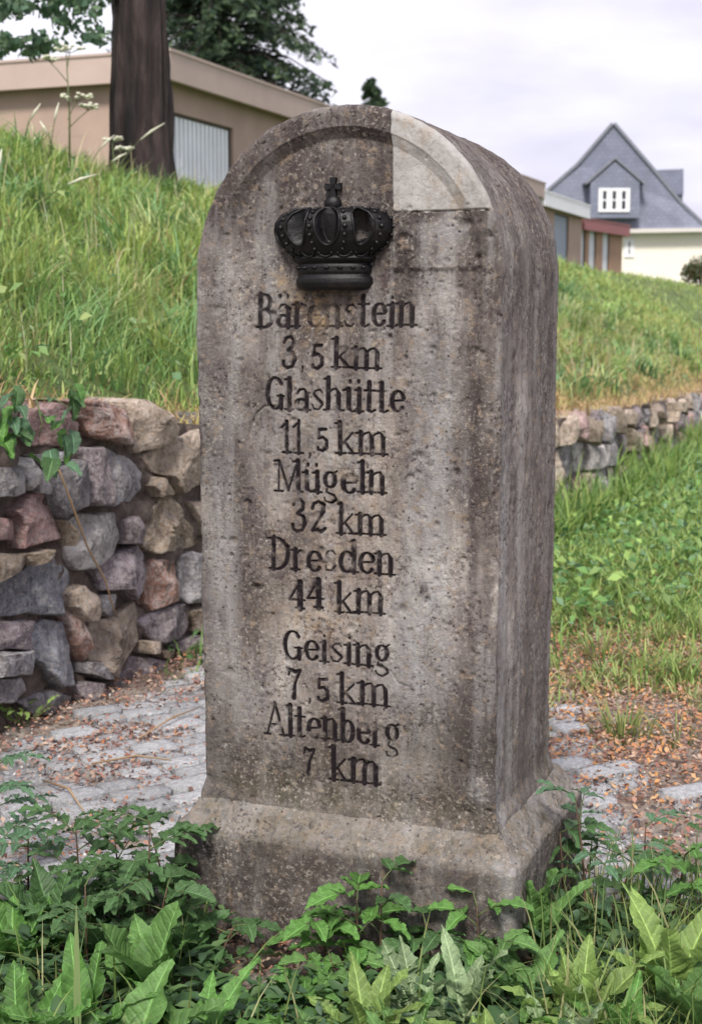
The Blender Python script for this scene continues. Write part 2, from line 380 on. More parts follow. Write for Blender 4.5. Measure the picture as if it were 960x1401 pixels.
def xy_ts(X, Y):
    X, Y = np.broadcast_arrays(np.asarray(X, float), np.asarray(Y, float))
    lo = np.full(X.shape, -79.); hi = np.full(X.shape, 399.)
    for _ in range(42):
        m = (lo + hi) / 2; g = (X - wall_x(m)) * N0[1] - (Y - m) * N0[0]
        # g decreases with t when N0[0] < 0
        up = g > 0
        lo = np.where(up, m, lo); hi = np.where(up, hi, m)
    t = (lo + hi) / 2
    return t, (X - wall_x(t)) * N0[0] + (Y - t) * N0[1]
def height(X, Y, t=None, s=None):
    if t is None: t, s = xy_ts(X, Y)
    low = 0.0 + 0.012 * fbm(X * 2.2, Y * 2.2, 0, 3) * np.exp(-np.abs(Y) / 20) + 0.004 * fbm(X * 14, Y * 14, 1, 3)
    low = low - 0.011 - .006 * np.exp(-((Y - 3.4) / .8) ** 2)
    rise = np.interp(s, _RS, _RZ)
    bump = 0.07 * fbm(X * .9, Y * .9, 5, 3) * sstep(.2, 1.5, s) * (1 - sstep(6, 12, s))
    hi = wall_top(t) - .03 + rise + bump
    k = sstep(.04, .1, s)
    return low * (1 - k) + hi * k
def hz(x, y): return float(height(np.array([x]), np.array([y]))[0])
tv = np.concatenate([np.linspace(-78, -4, 25), np.arange(-3, 1.5, .2), np.arange(1.5, 7, .03), np.arange(7, 15, .12), np.arange(15, 40, .6), np.geomspace(40, 395, 30)])
sv = np.concatenate([-np.geomspace(380, 6.2, 24), np.arange(-6, -3, .12), np.arange(-3, -.03, .03), [-.02, .02, .04, .055, .07, .085, .1, .14, .2], np.arange(.3, 4.2, .12), np.arange(4.5, 12, .8), np.geomspace(12.5, 390, 20)])
T, S = np.meshgrid(tv, sv, indexing='ij'); GX, GY = ts_xy(T, S); GZ = height(GX, GY, T, S)
turf = np.maximum(sstep(.1, .25, S), np.where(S < .05, sstep(4.9, 6.1, GY + .5 * fbm(GX * 1.5, GY * 1.5, 3, 3)), 0))
turf = np.maximum(turf, (S < .05) * np.maximum(sstep(8, 14, np.abs(GX)), sstep(-1, -3, GY)))
sand = ((S < 0) & (GY < 4.8)) * (1 - sstep(.35, .8, np.abs(GX - .2) * 0 + sstep(3.9, 4.8, GY)))
g = link('ground', np_mesh('ground', np.stack([GX, GY, GZ], -1).reshape(-1, 3), [grid_faces(len(tv), len(sv))[:, ::-1]], M['ground'], {'turf': turf.ravel(), 'sand': sand.ravel()}))
tag(g, kind='structure')

# ------------------------------------------------------------------ milestone
SX, SY, YAW = -.0146, 2.4924, -.381
HW, D, ZB, ZP, OV, ZT = .2765, .387, .243, .199, .044, 1.458
ZS = ZT - HW
cY, sY = math.cos(YAW), math.sin(YAW)
def to_local(P): x, y = P.x - SX, P.y - SY; return Vector((cY * x + sY * y, -sY * x + cY * y, P.z))
def face(px, py, ly=0.0):
    """pixel of the photograph -> point on the front face of the stone, in the stone's own frame"""
    o = to_local(Vector((0, 0, EYE))); d0 = ray(px, py); d = Vector((cY * d0.x + sY * d0.y, -sY * d0.x + cY * d0.y, d0.z))
    k = (ly - o.y) / d.y; return o + d * k
ms = empty('milestone', (SX, SY, 0), YAW)
tag(ms, 'weathered grey sandstone milestone with round top, black crown relief and engraved town names', 'milestone')

# --- lettering: stroke outlines with thick stems and hairlines
TH, HL = .29, .12
def V_(x, a, b, w=TH, ser=3):
    r = [([(x, a), (x, b)], [w, w])]
    if ser & 1: r.append(([(x - .13, a + .015), (x + .13, a + .015)], [HL, HL]))
    if ser & 2: r.append(([(x - .13, b - .03), (x, b - .015)], [HL, HL * 1.3]))
    return r
def E_(cx, cy, rx, ry, a0, a1, tmax=TH, tmin=HL, n=14):
    P = []; W_ = []
    for i in range(n + 1):
        a = R(a0 + (a1 - a0) * i / n); P.append((cx + rx * math.cos(a), cy + ry * math.sin(a))); W_.append(tmin + (tmax - tmin) * abs(math.cos(a)) ** 1.3)
    return [(P, W_)]
def S_(pts, w): return [(pts, w if hasattr(w, '__len__') else [w] * len(pts))]
X = .68
def dots(x0, x1): return S_([(x0, .9), (x0, .93)], .19) + S_([(x1, .9), (x1, .93)], .19)
_n = V_(.1, 0, X) + V_(.42, 0, X * .75, ser=1) + S_([(.1, X * .78), (.22, X * .95), (.34, X), (.42, X * .75)], [HL, HL, .1, TH])
_u = V_(.1, .12, X, ser=2) + V_(.42, 0, X) + S_([(.1, .13), (.2, 0), (.3, .03), (.42, .16)], [TH, .1, HL, HL])
_e = E_(.25, X / 2, .18, X / 2 - .02, 20, 320) + S_([(.08, X * .52), (.42, X * .55)], HL)
_a = V_(.38, 0, X * .75, ser=1) + S_([(.08, X * .78), (.16, X * .96), (.3, X * .98), (.38, X * .75)], [.13, HL, HL, TH]) + E_(.22, .18, .15, .17, 60, 320)
GL = {
 'B': (.62, V_(.14, 0, 1) + E_(.22, .76, .22, .24, -90, 90) + E_(.22, .27, .28, .27, -90, 90)),
 'ä': (.54, _a + dots(.12, .34)), 'a': (.52, _a), 'r': (.42, V_(.1, 0, X) + S_([(.12, X * .72), (.24, X * .98), (.36, X * .93)], [HL, HL, .17])),
 'e': (.5, _e), 'n': (.58, _n), 's': (.44, S_([(.36, X * .82), (.28, X * .97), (.14, X * .93), (.09, X * .75), (.2, X * .55), (.33, X * .38), (.36, .2), (.25, .03), (.1, .05), (.05, .18)], [.07, HL, .08, .15, .19, .19, .15, .08, HL, .08])),
 't': (.38, V_(.14, .08, .93, ser=0) + S_([(.0, X), (.32, X)], HL) + S_([(.14, .1), (.2, .0), (.33, .07)], [TH, .1, HL])),
 'i': (.28, V_(.12, 0, X) + S_([(.12, .88), (.12, .9)], .14)), 'G': (.66, E_(.33, .5, .24, .48, 40, 320) + V_(.52, .05, .4, ser=0) + S_([(.4, .42), (.62, .42)], HL)),
 'l': (.28, V_(.12, 0, 1)), 'h': (.58, V_(.1, 0, 1) + _n[3:] ), 'ü': (.58, _u + dots(.14, .4)), 'M': (.86, V_(.1, 0, 1, HL) + S_([(.12, .98), (.4, .05)], .17) + S_([(.4, .05), (.68, .98)], HL) + V_(.7, 0, 1)),
 'g': (.52, E_(.22, X * .62, .15, X * .36, 0, 360) + S_([(.32, X * .92), (.43, X * 1.05)], .09) + S_([(.12, .12), (.1, .02), (.34, -.08), (.4, -.2), (.25, -.33), (.08, -.28), (.05, -.17)], [HL, .1, .16, .13, HL, .1, .08])),
 'D': (.7, V_(.14, 0, 1) + E_(.2, .5, .38, .5, -90, 90)), 'd': (.56, V_(.44, 0, 1) + E_(.24, X * .48, .17, X * .48, 40, 320)),
 'A': (.72, S_([(.08, 0), (.34, 1)], HL) + S_([(.34, 1), (.62, 0)], .18) + S_([(.17, .33), (.5, .33)], HL) + S_([(-.02, .01), (.18, .01)], HL) + S_([(.5, .01), (.74, .01)], HL)),
 'b': (.54, V_(.1, .02, 1, ser=2) + E_(.26, X * .48, .17, X * .48, -140, 140)),
 'k': (.58, V_(.12, 0, 1) + S_([(.16, .3), (.44, X * .97)], HL) + S_([(.24, X * .52), (.46, .02)], .17) + S_([(.34, .015), (.6, .015)], HL)),
 'm': (.9, V_(.1, 0, X) + V_(.42, 0, X * .75, ser=1) + V_(.74, 0, X * .75, ser=1) + S_([(.1, X * .78), (.22, X * .95), (.34, X), (.42, X * .75)], [HL, HL, .1, TH]) + S_([(.42, X * .78), (.54, X * .95), (.66, X), (.74, X * .75)], [HL, HL, .1, TH])),
 '3': (.56, S_([(.1, .82), (.16, .95), (.3, 1), (.4, .88), (.38, .7), (.22, .56)], [.14, HL, HL, .15, .16, HL]) + S_([(.22, .56), (.4, .48), (.44, .28), (.36, .06), (.2, 0), (.09, .08), (.08, .2)], [HL, .13, .2, .13, HL, HL, .16])),
 '2': (.56, S_([(.1, .78), (.14, .93), (.28, 1), (.42, .9), (.42, .7), (.25, .38), (.1, .06)], [.15, HL, HL, .15, .19, .1, HL]) + S_([(.1, .07), (.25, .1), (.36, .04), (.48, .16)], [.08, .15, .15, HL])),
 '1': (.34, V_(.17, 0, 1, .2, ser=1) + S_([(.02, .8), (.16, .96)], HL)), '4': (.58, V_(.4, 0, 1, ser=1) + S_([(.38, .98), (.06, .33), (.56, .33)], [HL, HL, .08])),
 '7': (.56, S_([(.1, .78), (.14, .98), (.3, .9), (.48, .97)], [.1, .12, .17, HL]) + S_([(.48, .97), (.3, .5), (.26, .02)], [HL, .13, .22])),
 ',': (.26, S_([(.1, .04), (.12, -.02), (.06, -.16)], [.16, .14, HL])),
 '5': (.44, S_([(.12, .74), (.34, .76)], .13) + S_([(.12, .72), (.1, .46)], HL) + S_([(.1, .44), (.24, .48), (.36, .36), (.36, .14), (.22, 0), (.08, .06), (.08, .12)], [HL, HL, .15, .18, HL, HL, .13])),
}
LINES = [  # text, list of (chunk, x0, y0 base, x1, y1 base, cap height px), wear
 ('Bärenstein', [('Bärenstein', 348, 449, 567, 446, 45)], .8), ('3,5 km', [('3', 383, 503, 407, 503, 42), (',', 410, 503, 417, 503, 34), ('5', 423, 504, 443, 505, 42), ('km', 453, 504, 520, 504, 42)], 1),
 ('Glashütte', [('Glashütte', 362, 561, 553, 565, 43)], 1), ('11,5 km', [('11', 384, 620, 416, 620, 45), (',', 421, 622, 428, 622, 30), ('5', 431, 617, 450, 617, 40), ('km', 459, 620, 529, 622, 42)], 1),
 ('Mügeln', [('Mügeln', 376, 673, 528, 676, 42)], 1), ('32 km', [('32', 396, 728, 448, 729, 43), ('km', 460, 731, 527, 733, 41)], 1),
 ('Dresden', [('Dresden', 367, 779, 540, 787, 42)], 1), ('44 km', [('44', 393, 831, 443, 832, 37), ('km', 458, 837, 527, 840, 42)], 1),
 ('Geising', [('Geising', 385, 901, 536, 914, 40)], 1), ('7,5 km', [('7', 390, 955, 414, 956, 40), (',', 420, 958, 428, 958, 30), ('5', 431, 960, 451, 961, 42), ('km', 461, 962, 535, 967, 41)], 1),
 ('Altenberg', [('Altenberg', 362, 1004, 549, 1024, 42)], 1), ('7 km', [('7', 411, 1059, 432, 1060, 36), ('km', 450, 1067, 522, 1074, 44)], 1),
]
dz = .00125
zrow = np.arange(ZB - .012, ZS, dz); th_ = np.linspace(0, math.pi / 2, 330)[1:]
zrow = np.concatenate([zrow, ZS + HW * np.sin(th_)]); nlow = len(zrow) - len(th_)
NC = 401
u = np.linspace(-1, 1, NC)
wz = np.where(zrow < ZS, HW, HW * np.sqrt(np.maximum(0, 1 - ((zrow - ZS) / HW) ** 2))); wz[-1] = 1e-5
LX = u[None, :] * wz[:, None]; LZ = np.repeat(zrow[:, None], NC, 1)
ink = np.zeros_like(LX); lineid = -np.ones(LX.shape, int)
xcols = u * HW
jr = random.Random(5)
for li, (txt, chunks, wear) in enumerate(LINES):
    for (s_, x0, y0, x1, y1, cap) in chunks:
        a, b = face(x0, y0), face(x1, y1); top = face(x0, y0 - cap); ch = (top.z - a.z)
        tot = sum(GL[c][0] for c in s_); wid = (b - a).x; k = wid / tot
        cx = 0
        for c in s_:
            adv, strokes = GL[c]; ox = a.x + cx * k; oz = a.z + (b.z - a.z) * (cx / tot); cx += adv
            kk = k; js = 1 + jr.uniform(-.04, .04); jz = jr.uniform(-.0012, .0012)
            for pts, ws in strokes:
                for q in range(len(pts) - 1):
                    p0 = (ox + pts[q][0] * kk, oz + jz + pts[q][1] * ch * js); p1 = (ox + pts[q + 1][0] * kk, oz + jz + pts[q + 1][1] * ch * js)
                    h0, h1 = ws[q] * ch * .56, ws[q + 1] * ch * .56; h0, h1 = (h0 * 1.45, h1 * 1.45) if c in '234575' else (h0, h1); mg = max(h0, h1) + .003
                    i0, i1 = np.searchsorted(zrow[:nlow], [min(p0[1], p1[1]) - mg, max(p0[1], p1[1]) + mg]); j0, j1 = np.searchsorted(xcols, [min(p0[0], p1[0]) - mg, max(p0[0], p1[0]) + mg])
                    if i1 <= i0 or j1 <= j0: continue
                    sx = LX[i0:i1, j0:j1]; sz = LZ[i0:i1, j0:j1]; dx, dzz = p1[0] - p0[0], p1[1] - p0[1]; LL = dx * dx + dzz * dzz + 1e-12
                    tt = np.clip(((sx - p0[0]) * dx + (sz - p0[1]) * dzz) / LL, 0, 1)
                    dd = np.hypot(sx - p0[0] - tt * dx, sz - p0[1] - tt * dzz); hwd = (h0 + (h1 - h0) * tt) * .5
                    mval = sstep(-.0011, .0011, hwd - dd)
                    ink[i0:i1, j0:j1] = np.maximum(ink[i0:i1, j0:j1], mval * wear)
                    lineid[i0:i1, j0:j1] = np.where(mval > .3, li, lineid[i0:i1, j0:j1])
# weathered gaps in the paint
ragged = fbm(LX * 150, LZ * 150, 3.3, 2); ink = np.clip(ink * (1.2 + .45 * np.minimum(0, ragged + .3)), 0, 1)
loss = fbm(LX * 28, LZ * 28, 9.1, 3); ink *= 1 - .7 * sstep(.3, .7, loss)
bx, bz_ = face(440, 425).x, face(440, 425).z; ink *= 1 - .85 * np.exp(-(((LX - bx) / .022) ** 2 + ((LZ - bz_) / .03) ** 2))

def distort(P, n, wob=1.0):
    """erosion of the old sandstone, displaced along n"""
    x, y, z = P[:, 0], P[:, 1], P[:, 2]
    d = .0032 * fbm(x * 5, y * 5, z * 3, 3) + .0013 * fbm(x * 40, y * 40, z * 30, 3)
    rough = sstep(.0, .7, fbm(x * 6 + 9, y * 6, z * 4, 2))
    d = d + rough * .0018 * fbm(x * 90, y * 90, z * 80, 2)
    return P + n * (d * wob)[:, None]
# edge distance within the front outline
rad = np.sqrt(LX ** 2 + np.maximum(LZ - ZS, 0) ** 2); ed = np.where(LZ > ZS, HW - rad, HW - np.abs(LX)); ed = np.maximum(ed, 0)
rc = .011 + .007 * np.clip(fbm(LX * 0 + np.sign(LX) * 3, LZ * 6, 0, 2), -.6, 1)
rc = np.where(LZ > ZS, .011, rc)
RC0 = .011
e2 = np.clip(ed / RC0, 0, 1)
depth = RC0 * (1 - np.sqrt(np.maximum(0, 1 - (1 - e2) ** 2)))
depth += .007 * sstep(.028, 0, ed) * sstep(.1, .6, fbm(LX * 14, LZ * 14, 7, 4)) * (LZ < ZS)
pA_x = face(533, 290).x
# arched recess with raised rim, dying out below the spring line
fade = np.where(LX > 0, sstep(.35, ZS, LZ) * .55 + .45 * sstep(ZS - .1, ZS + .05, LZ), sstep(ZS - .22, ZS + .10, LZ))
inpatch = sstep(pA_x - .002, pA_x + .002, LX) * sstep(ZS, ZS + .01, LZ)
depth += (.014 - .006 * inpatch) * np.clip((ed - .036) / .017, 0, 1) * fade + .0015 * sstep(.034, .037, ed) * fade
# patch region
pA, pB = face(533, 290), face(686, 290)
jx = .0022 * fbm(LX * 60, LZ * 60, 17, 3); patch = sstep(-.0008, .0008, np.minimum(LX - pA.x + jx, LZ - pA.z + jx * 1.6))
depth += .0026 * np.exp(-((LX - pA.x + .002 * fbm(LX * 60, LZ * 60, 17, 3)) / .0016) ** 2) * (LZ > pA.z) + .0026 * np.exp(-((LZ - pA.z) / .0016) ** 2) * (LX > pA.x)
depth -= .0016 * patch
# engraved letters
depth += .0028 * np.clip(ink * 1.2, 0, 1)
# pits
pr = np.random.default_rng(11)
for _ in range(1700):
    x0 = pr.uniform(-HW, HW); z0 = pr.uniform(ZB, ZT); r0 = min(.0085, .0015 * (1 + pr.exponential(.8))) ; dp = r0 * pr.uniform(.5, .9)
    if x0 > pA.x and z0 > pA.z and pr.random() < .85: continue
    if z0 > ZS: i0, i1 = np.searchsorted(zrow, [z0 - 2 * r0, z0 + 2 * r0])
    else: i0, i1 = np.searchsorted(zrow, [z0 - 2 * r0, z0 + 2 * r0])
    sl = slice(i0, max(i1, i0 + 1)); ww_ = wz[min(i0, len(wz) - 1)]
    j0, j1 = np.searchsorted(u, [(x0 - 2.5 * r0) / max(ww_, .01), (x0 + 2.5 * r0) / max(ww_, .01)])
    ex = pr.uniform(.7, 1.4)
    q = ((LX[sl, j0:j1] - x0) * ex / r0) ** 2 + ((LZ[sl, j0:j1] - z0) / r0) ** 2
    depth[sl, j0:j1] += dp * np.exp(-q ** 1.5)
# curved scar left of the fourth line, spalled scoops
def groove(pts, r, dpt):
    global depth
    P = [face(*p) for p in pts]
    for a, b in zip(P[:-1], P[1:]):
        dx, dzz = b.x - a.x, b.z - a.z
        tt = np.clip(((LX - a.x) * dx + (LZ - a.z) * dzz) / (dx * dx + dzz * dzz), 0, 1)
        dd = np.hypot(LX - a.x - tt * dx, LZ - a.z - tt * dzz); np.maximum(depth, depth + 0, out=depth); G.append(dpt * np.exp(-(dd / r) ** 2))
G = []
groove([(338, 603), (341, 585), (350, 566), (362, 556), (376, 556)], .002, .0035)
groove([(620, 250), (640, 268), (650, 300)], .0015, .0)
groove([(520, 912), (535, 920), (545, 935), (560, 940)], .0022, .002)
depth += np.maximum.reduce(G)
for (px, py, rx, rz, dp) in ((655, 1085, .022, .03, -.004), (640, 330, .02, .02, .003), (650, 460, .01, .05, .003), (645, 540, .012, .03, .0035), (370, 600, .03, .022, -.0015), (575, 850, .01, .012, .001)):
    c_ = face(px, py); depth += dp * np.exp(-(((LX - c_.x) / rx) ** 2 + ((LZ - c_.z) / rz) ** 2) ** 2)
# taper: fractionally slimmer and worn round at the foot
foot = sstep(ZB + .05, ZB, LZ)
Pf = np.stack([LX, depth, LZ], -1).reshape(-1, 3)
n2 = np.zeros_like(Pf); rr = np.maximum(rad, 1e-6)
ox_ = np.where(LZ > ZS, LX / rr, np.sign(LX)); oz_ = np.where(LZ > ZS, (LZ - ZS) / rr, 0)
k_ = 1 - e2; n2[:, 0] = (ox_ * k_).ravel(); n2[:, 2] = (oz_ * k_).ravel(); n2[:, 1] = -np.sqrt(np.maximum(0, 1 - k_ ** 2)).ravel()
Pf0 = Pf.copy(); Pf0[:, 1] = np.where(e2.ravel() < 1, (RC0 * (1 - np.sqrt(np.maximum(0, 1 - (1 - e2) ** 2)))).ravel(), 0)
dv = distort(Pf0, n2) - Pf0
Pf += dv
def shape_foot(P):
    """swelling at the foot of the shaft and slight overall narrowing downwards"""
    k = 1 + .010 * sstep(.9, 1.3, P[:, 2]) - .006 * sstep(.9, .35, P[:, 2])
    P[:, 0] *= k
    f = sstep(ZB + .035, ZB, P[:, 2]); P[:, 0] += np.sign(P[:, 0]) * .010 * f * np.clip(np.abs(P[:, 0]) / HW, 0, 1) ** 8
    P[:, 1] += (P[:, 1] - D / 2) * .03 * f
    return P
Pf = shape_foot(Pf)
def ga(px, py, rx, rz, X_=None, Z_=None):
    c_ = face(px, py); X_ = LX if X_ is None else X_; Z_ = LZ if Z_ is None else Z_
    return np.exp(-(((X_ - c_.x) / rx) ** 2 + ((Z_ - c_.z) / rz) ** 2))
pale = np.clip(.9 * ga(590, 620, .035, .30) + .7 * ga(570, 850, .07, .12) + .55 * ga(300, 800, .03, .35) + .5 * ga(450, 620, .12, .12) + .9 * ga(345, 955, .025, .05) + .9 * ga(655, 1085, .02, .02) + .9 * ga(600, 315, .05, .016) + .4 * ga(560, 930, .07, .1), 0, 1)
grime_shade = np.clip(.85 * ga(400, 250, .22, .09) + .5 * ga(300, 1000, .05, .09) + .55 * ga(520, 1060, .16, .05) + .5 * ga(330, 700, .03, .2) + .8 * ga(470, 165, .3, .03) + .9 * ga(648, 600, .012, .36) + .9 * ga(370, 1040, .06, .05) + .5 * ga(640, 1000, .03, .09) + .5 * ga(290, 480, .05, .1) + .95 * ga(575, 808, .012, .014) ** 1.0 + .9 * ga(575, 293, .03, .008) * 1.2 + .45 * ga(430, 1090, .2, .03), 0, 1)
algae = np.clip(1.0 * ga(480, 1095, .35, .045) + .35 * ga(450, 1020, .25, .09) + .3 * ga(600, 1050, .08, .05) + .3 * ga(330, 1040, .05, .05) + .25 * ga(480, 440, .05, .05), 0, 1)
ochre = np.clip(1.0 * ga(420, 412, .035, .02) + .9 * ga(383, 388, .008, .009) * 1.5 + .7 * ga(440, 440, .03, .02) + .35 * ga(470, 700, .1, .2) + .5 * ga(420, 850, .08, .03), 0, 1)
face_q = grid_faces(len(zrow), NC)
lid = lineid.ravel(); iq = ink.ravel()
fid = np.where(iq[face_q].mean(1) > .28, lid[face_q].max(1), -1)
attrs = {'ink': ink.ravel(), 'patch': patch.ravel(), 'pale': pale.ravel(), 'grime_shade': grime_shade.ravel(), 'algae': algae.ravel(), 'ochre': ochre.ravel()}
# sides and vault, back face
arcn = 220
path = []; 
for z in np.arange(ZB - .012, ZS, .004): path.append((HW, z, 1, 0))
for a in np.linspace(0, math.pi, arcn): path.append((HW * math.cos(a), ZS + HW * math.sin(a), math.cos(a), math.sin(a)))
for z in np.arange(ZS - .004, ZB - .014, -.004): path.append((-HW, z, -1, 0))
path = np.array(path); yy = np.concatenate([np.linspace(RC0 - .0006, D - .012, 96), D - .012 + .012 * np.sin(np.linspace(.2, math.pi / 2, 5))])
inn = np.concatenate([np.zeros(96), .012 * (1 - np.cos(np.linspace(.2, math.pi / 2, 5)))])
PX = path[:, 0][:, None] - path[:, 2][:, None] * inn[None]; PZ = path[:, 1][:, None] - path[:, 3][:, None] * inn[None]; PY = np.repeat(yy[None], len(path), 0)
Ps = np.stack([PX, PY, PZ], -1).reshape(-1, 3); ns = np.stack([np.repeat(path[:, 2][:, None], len(yy), 1), PX * 0, np.repeat(path[:, 3][:, None], len(yy), 1)], -1).reshape(-1, 3)
flute = .0011 * np.sin(Ps[:, 1] * 46 + 1) * sstep(RC0, .05, Ps[:, 1]) * np.abs(ns[:, 0])       # tooling and wash grooves
Ps = distort(Ps, ns); Ps += ns * (flute + 0.0010 * fbm(Ps[:, 0] * 8, Ps[:, 1] * 60, Ps[:, 2] * 2, 3) * sstep(RC0, .04, Ps[:, 1]))[:, None]
pit = np.zeros(len(Ps))
tree_idx = np.flatnonzero(Ps[:, 0] > .0)
for _ in range(120):
    c_ = Ps[pr.choice(tree_idx)]; r0 = pr.uniform(.003, .006)
    q = ((Ps[:, 1] - c_[1]) / r0) ** 2 + ((Ps[:, 2] - c_[2]) / (r0 * 1.6)) ** 2 + ((Ps[:, 0] - c_[0]) / .05) ** 2
    pit += r0 * .8 * np.exp(-q)
Ps -= ns * np.minimum(pit, .005)[:, None]
Ps = shape_foot(Ps)
nf = len(Pf); side_q = grid_faces(len(path), len(yy), nf)[:, ::-1]
zb_ = np.linspace(ZB, ZT, 40)
# closed back
nb0 = nf + len(Ps); backring = nf + np.arange(len(path)) * len(yy) + len(yy) - 1
Vb = np.array([[0, D, (ZB + ZT) / 2]]); bt = np.stack([backring[:-1], backring[1:], np.full(len(path) - 1, nb0)], 1)
Vall = np.vstack([Pf, Ps, Vb])
z_ = np.concatenate([Ps[:, 2], [1]]); y_ = np.concatenate([Ps[:, 1], [D]]); xx_ = np.concatenate([Ps[:, 0], [0]])
sg = np.clip(.75 * sstep(ZS - .05, ZT, z_) + .3 * sstep(.1, .3, y_), 0, 1); sp2 = .8 * np.exp(-((y_ - .03) / .03) ** 2) * sstep(1.2, .8, z_) + .25
sa = .6 * sstep(.55, .28, z_) * sstep(.08, .3, y_)
zero = np.zeros(len(z_))
sg = np.clip(sg + .35 * sstep(.0, .5, fbm(xx_ * 2, y_ * 14, z_ * 1.6, 3)), 0, 1)  # grime, with the side face's shade painted into the same mask
full = {'ink': zero, 'patch': ((xx_ > pA.x) & (z_ > pA.z) & (y_ < .014)).astype(float), 'pale': sp2, 'grime_shade': sg, 'algae': sa, 'ochre': zero + .06}
allat = {k: np.concatenate([attrs[k], full[k]]) for k in attrs}
shaft = link('shaft', np_mesh('shaft', Vall, [face_q[fid < 0][:, ::1], side_q, bt], M['stone'], allat), ms)
tag(shaft, 'round-topped sandstone shaft with a paler repaired corner')
for li, (txt, _, _) in enumerate(LINES):
    q = face_q[fid == li]
    if not len(q): continue
    uq, inv = np.unique(q.ravel(), return_inverse=True)
    o = link('inscription', np_mesh('inscription', Pf[uq], [inv.reshape(-1, 4)], M['stone'], {k: a[uq] for k, a in attrs.items()}), shaft)
    o['label'] = 'engraved dark letters reading ' + txt
# --- plinth: rounded rectangle loop x profile
px_ = HW + OV; prof = [(-.004, -.08), (-.004, 0), (-.002, .05), (0, .10), (0, ZP - .02)]
profA = []
for (a0, a1, b0, b1, n) in ((-.004, -.08, -.002, .02, 12), (-.002, .02, 0, ZP - .014, 58), (0, ZP - .014, -.004, ZP - .003, 6), (-.004, ZP - .003, -.012, ZP + .004, 5), (-.012, ZP + .004, -.040, ZB + .000, 14), (-.040, ZB, -.075, ZB + .006, 10)):
    for i in range(n): profA.append((a0 + (b0 - a0) * i / n, a1 + (b1 - a1) * i / n))
profA = np.array(profA)
loop = []; rcn = .016
xs0, xs1, ys0, ys1 = -px_ + rcn, px_ + .006 - rcn, -OV + rcn, D + OV + .03 - rcn
def seg(p, q, n, nn):
    for i in range(n): loop.append((p[0] + (q[0] - p[0]) * i / n, p[1] + (q[1] - p[1]) * i / n, *nn))
def corner(cx, cy, a0):
    for i in range(8):
        a = R(a0 + 90 * i / 8); loop.append((cx + rcn * math.cos(a), cy + rcn * math.sin(a), math.cos(a), math.sin(a)))
seg((xs0, ys0 - rcn), (xs1, ys0 - rcn), 240, (0, -1)); corner(xs1, ys0, -90); seg((xs1 + rcn, ys0), (xs1 + rcn, ys1), 170, (1, 0)); corner(xs1, ys1, 0)
seg((xs1, ys1 + rcn), (xs0, ys1 + rcn), 90, (0, 1)); corner(xs0, ys1, 90); seg((xs0 - rcn, ys1), (xs0 - rcn, ys0), 90, (-1, 0)); corner(xs0, ys0, 180)
loop = np.array(loop); loop = np.vstack([loop, loop[:1]])
# corners mitre: scale inwards about the rectangle instead of along the rounded normal
QX = loop[:, 0][None] + profA[:, 0][:, None] * np.clip(loop[:, 0] / (px_ - .03) * 1.0, -1, 1)[None] ** 15 * 1.0
cyy = (loop[:, 1] - D / 2) / (D / 2 + OV - .03)
QX = loop[:, 0][None] + profA[:, 0][:, None] * np.sign(loop[:, 0])[None] * (np.abs(loop[:, 0]) / px_)[None] ** 1.0
QY = loop[:, 1][None] + profA[:, 0][:, None] * np.clip(cyy, -1, 1)[None]
QZ = np.repeat(profA[:, 1][:, None], len(loop), 1)
Pq = np.stack([QX, QY, QZ], -1).reshape(-1, 3); nq = np.stack([np.repeat(loop[:, 2][None], len(profA), 0), np.repeat(loop[:, 3][None], len(profA), 0), QX * 0 + sstep(ZP - .02, ZP + .01, QZ) * .8], -1).reshape(-1, 3)
Pq = distort(Pq, nq, 1.15)
chip = .007 * sstep(.4, .85, fbm(Pq[:, 0] * 18, Pq[:, 1] * 18, Pq[:, 2] * 18, 3)) * np.exp(-((Pq[:, 2] - ZP) / .025) ** 2); Pq -= nq * chip[:, None]
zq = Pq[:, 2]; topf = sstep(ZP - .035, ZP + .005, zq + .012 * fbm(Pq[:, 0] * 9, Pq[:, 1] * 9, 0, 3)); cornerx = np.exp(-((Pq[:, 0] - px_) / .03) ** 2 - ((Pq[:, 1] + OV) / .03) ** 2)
pat = {'ink': zq * 0, 'patch': zq * 0, 'pale': np.clip(.75 * topf + 1.0 * cornerx, 0, 1), 'grime_shade': (1 - topf) * .85 * (1 - cornerx), 'algae': topf * .5 + .35, 'ochre': topf * .25}
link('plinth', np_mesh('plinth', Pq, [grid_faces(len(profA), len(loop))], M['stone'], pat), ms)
# --- crown, cast iron relief
CC = face(453, 330); z0c = face(457, 397).z; ycr = .016
crown = empty('crown', (CC.x, ycr, z0c)); crown.parent = ms; crown['label'] = 'black cast iron royal crown relief'
PR = [(.056, .0), (.066, .004), (.070, .012), (.069, .020), (.063, .026), (.067, .030), (.067, .040), (.063, .044), (.070, .048), (.076, .053), (.072, .057), (.083, .066), (.098, .080), (.107, .097), (.106, .112), (.094, .126), (.072, .135), (.045, .134), (.020, .128), (.001, .127)]
PRv = np.array(PR); cum = np.concatenate([[0], np.cumsum(np.hypot(*np.diff(PRv, axis=0).T))]); cum /= cum[-1]
DK = .55
def CS(phi, v, off=0.0):
    r = np.interp(v, cum, PRv[:, 0]) ; z = np.interp(v, cum, PRv[:, 1]); r = r + off
    return r * np.sin(phi), -r * np.cos(phi) * DK, z
vb = cum[10]                         # where the arches start
fi = np.radians(np.linspace(-97, 97, 150)); vv = np.linspace(0, 1, 120)
FI, VV = np.meshgrid(fi, vv)
ov = [(-29, .44), (5, .44), (41, .40)]; vc = vb + .27
def oval_d(c, wdt): return np.sqrt(((np.degrees(FI) - c) / (wdt * 28)) ** 2 + ((VV - vc) / .175) ** 2)
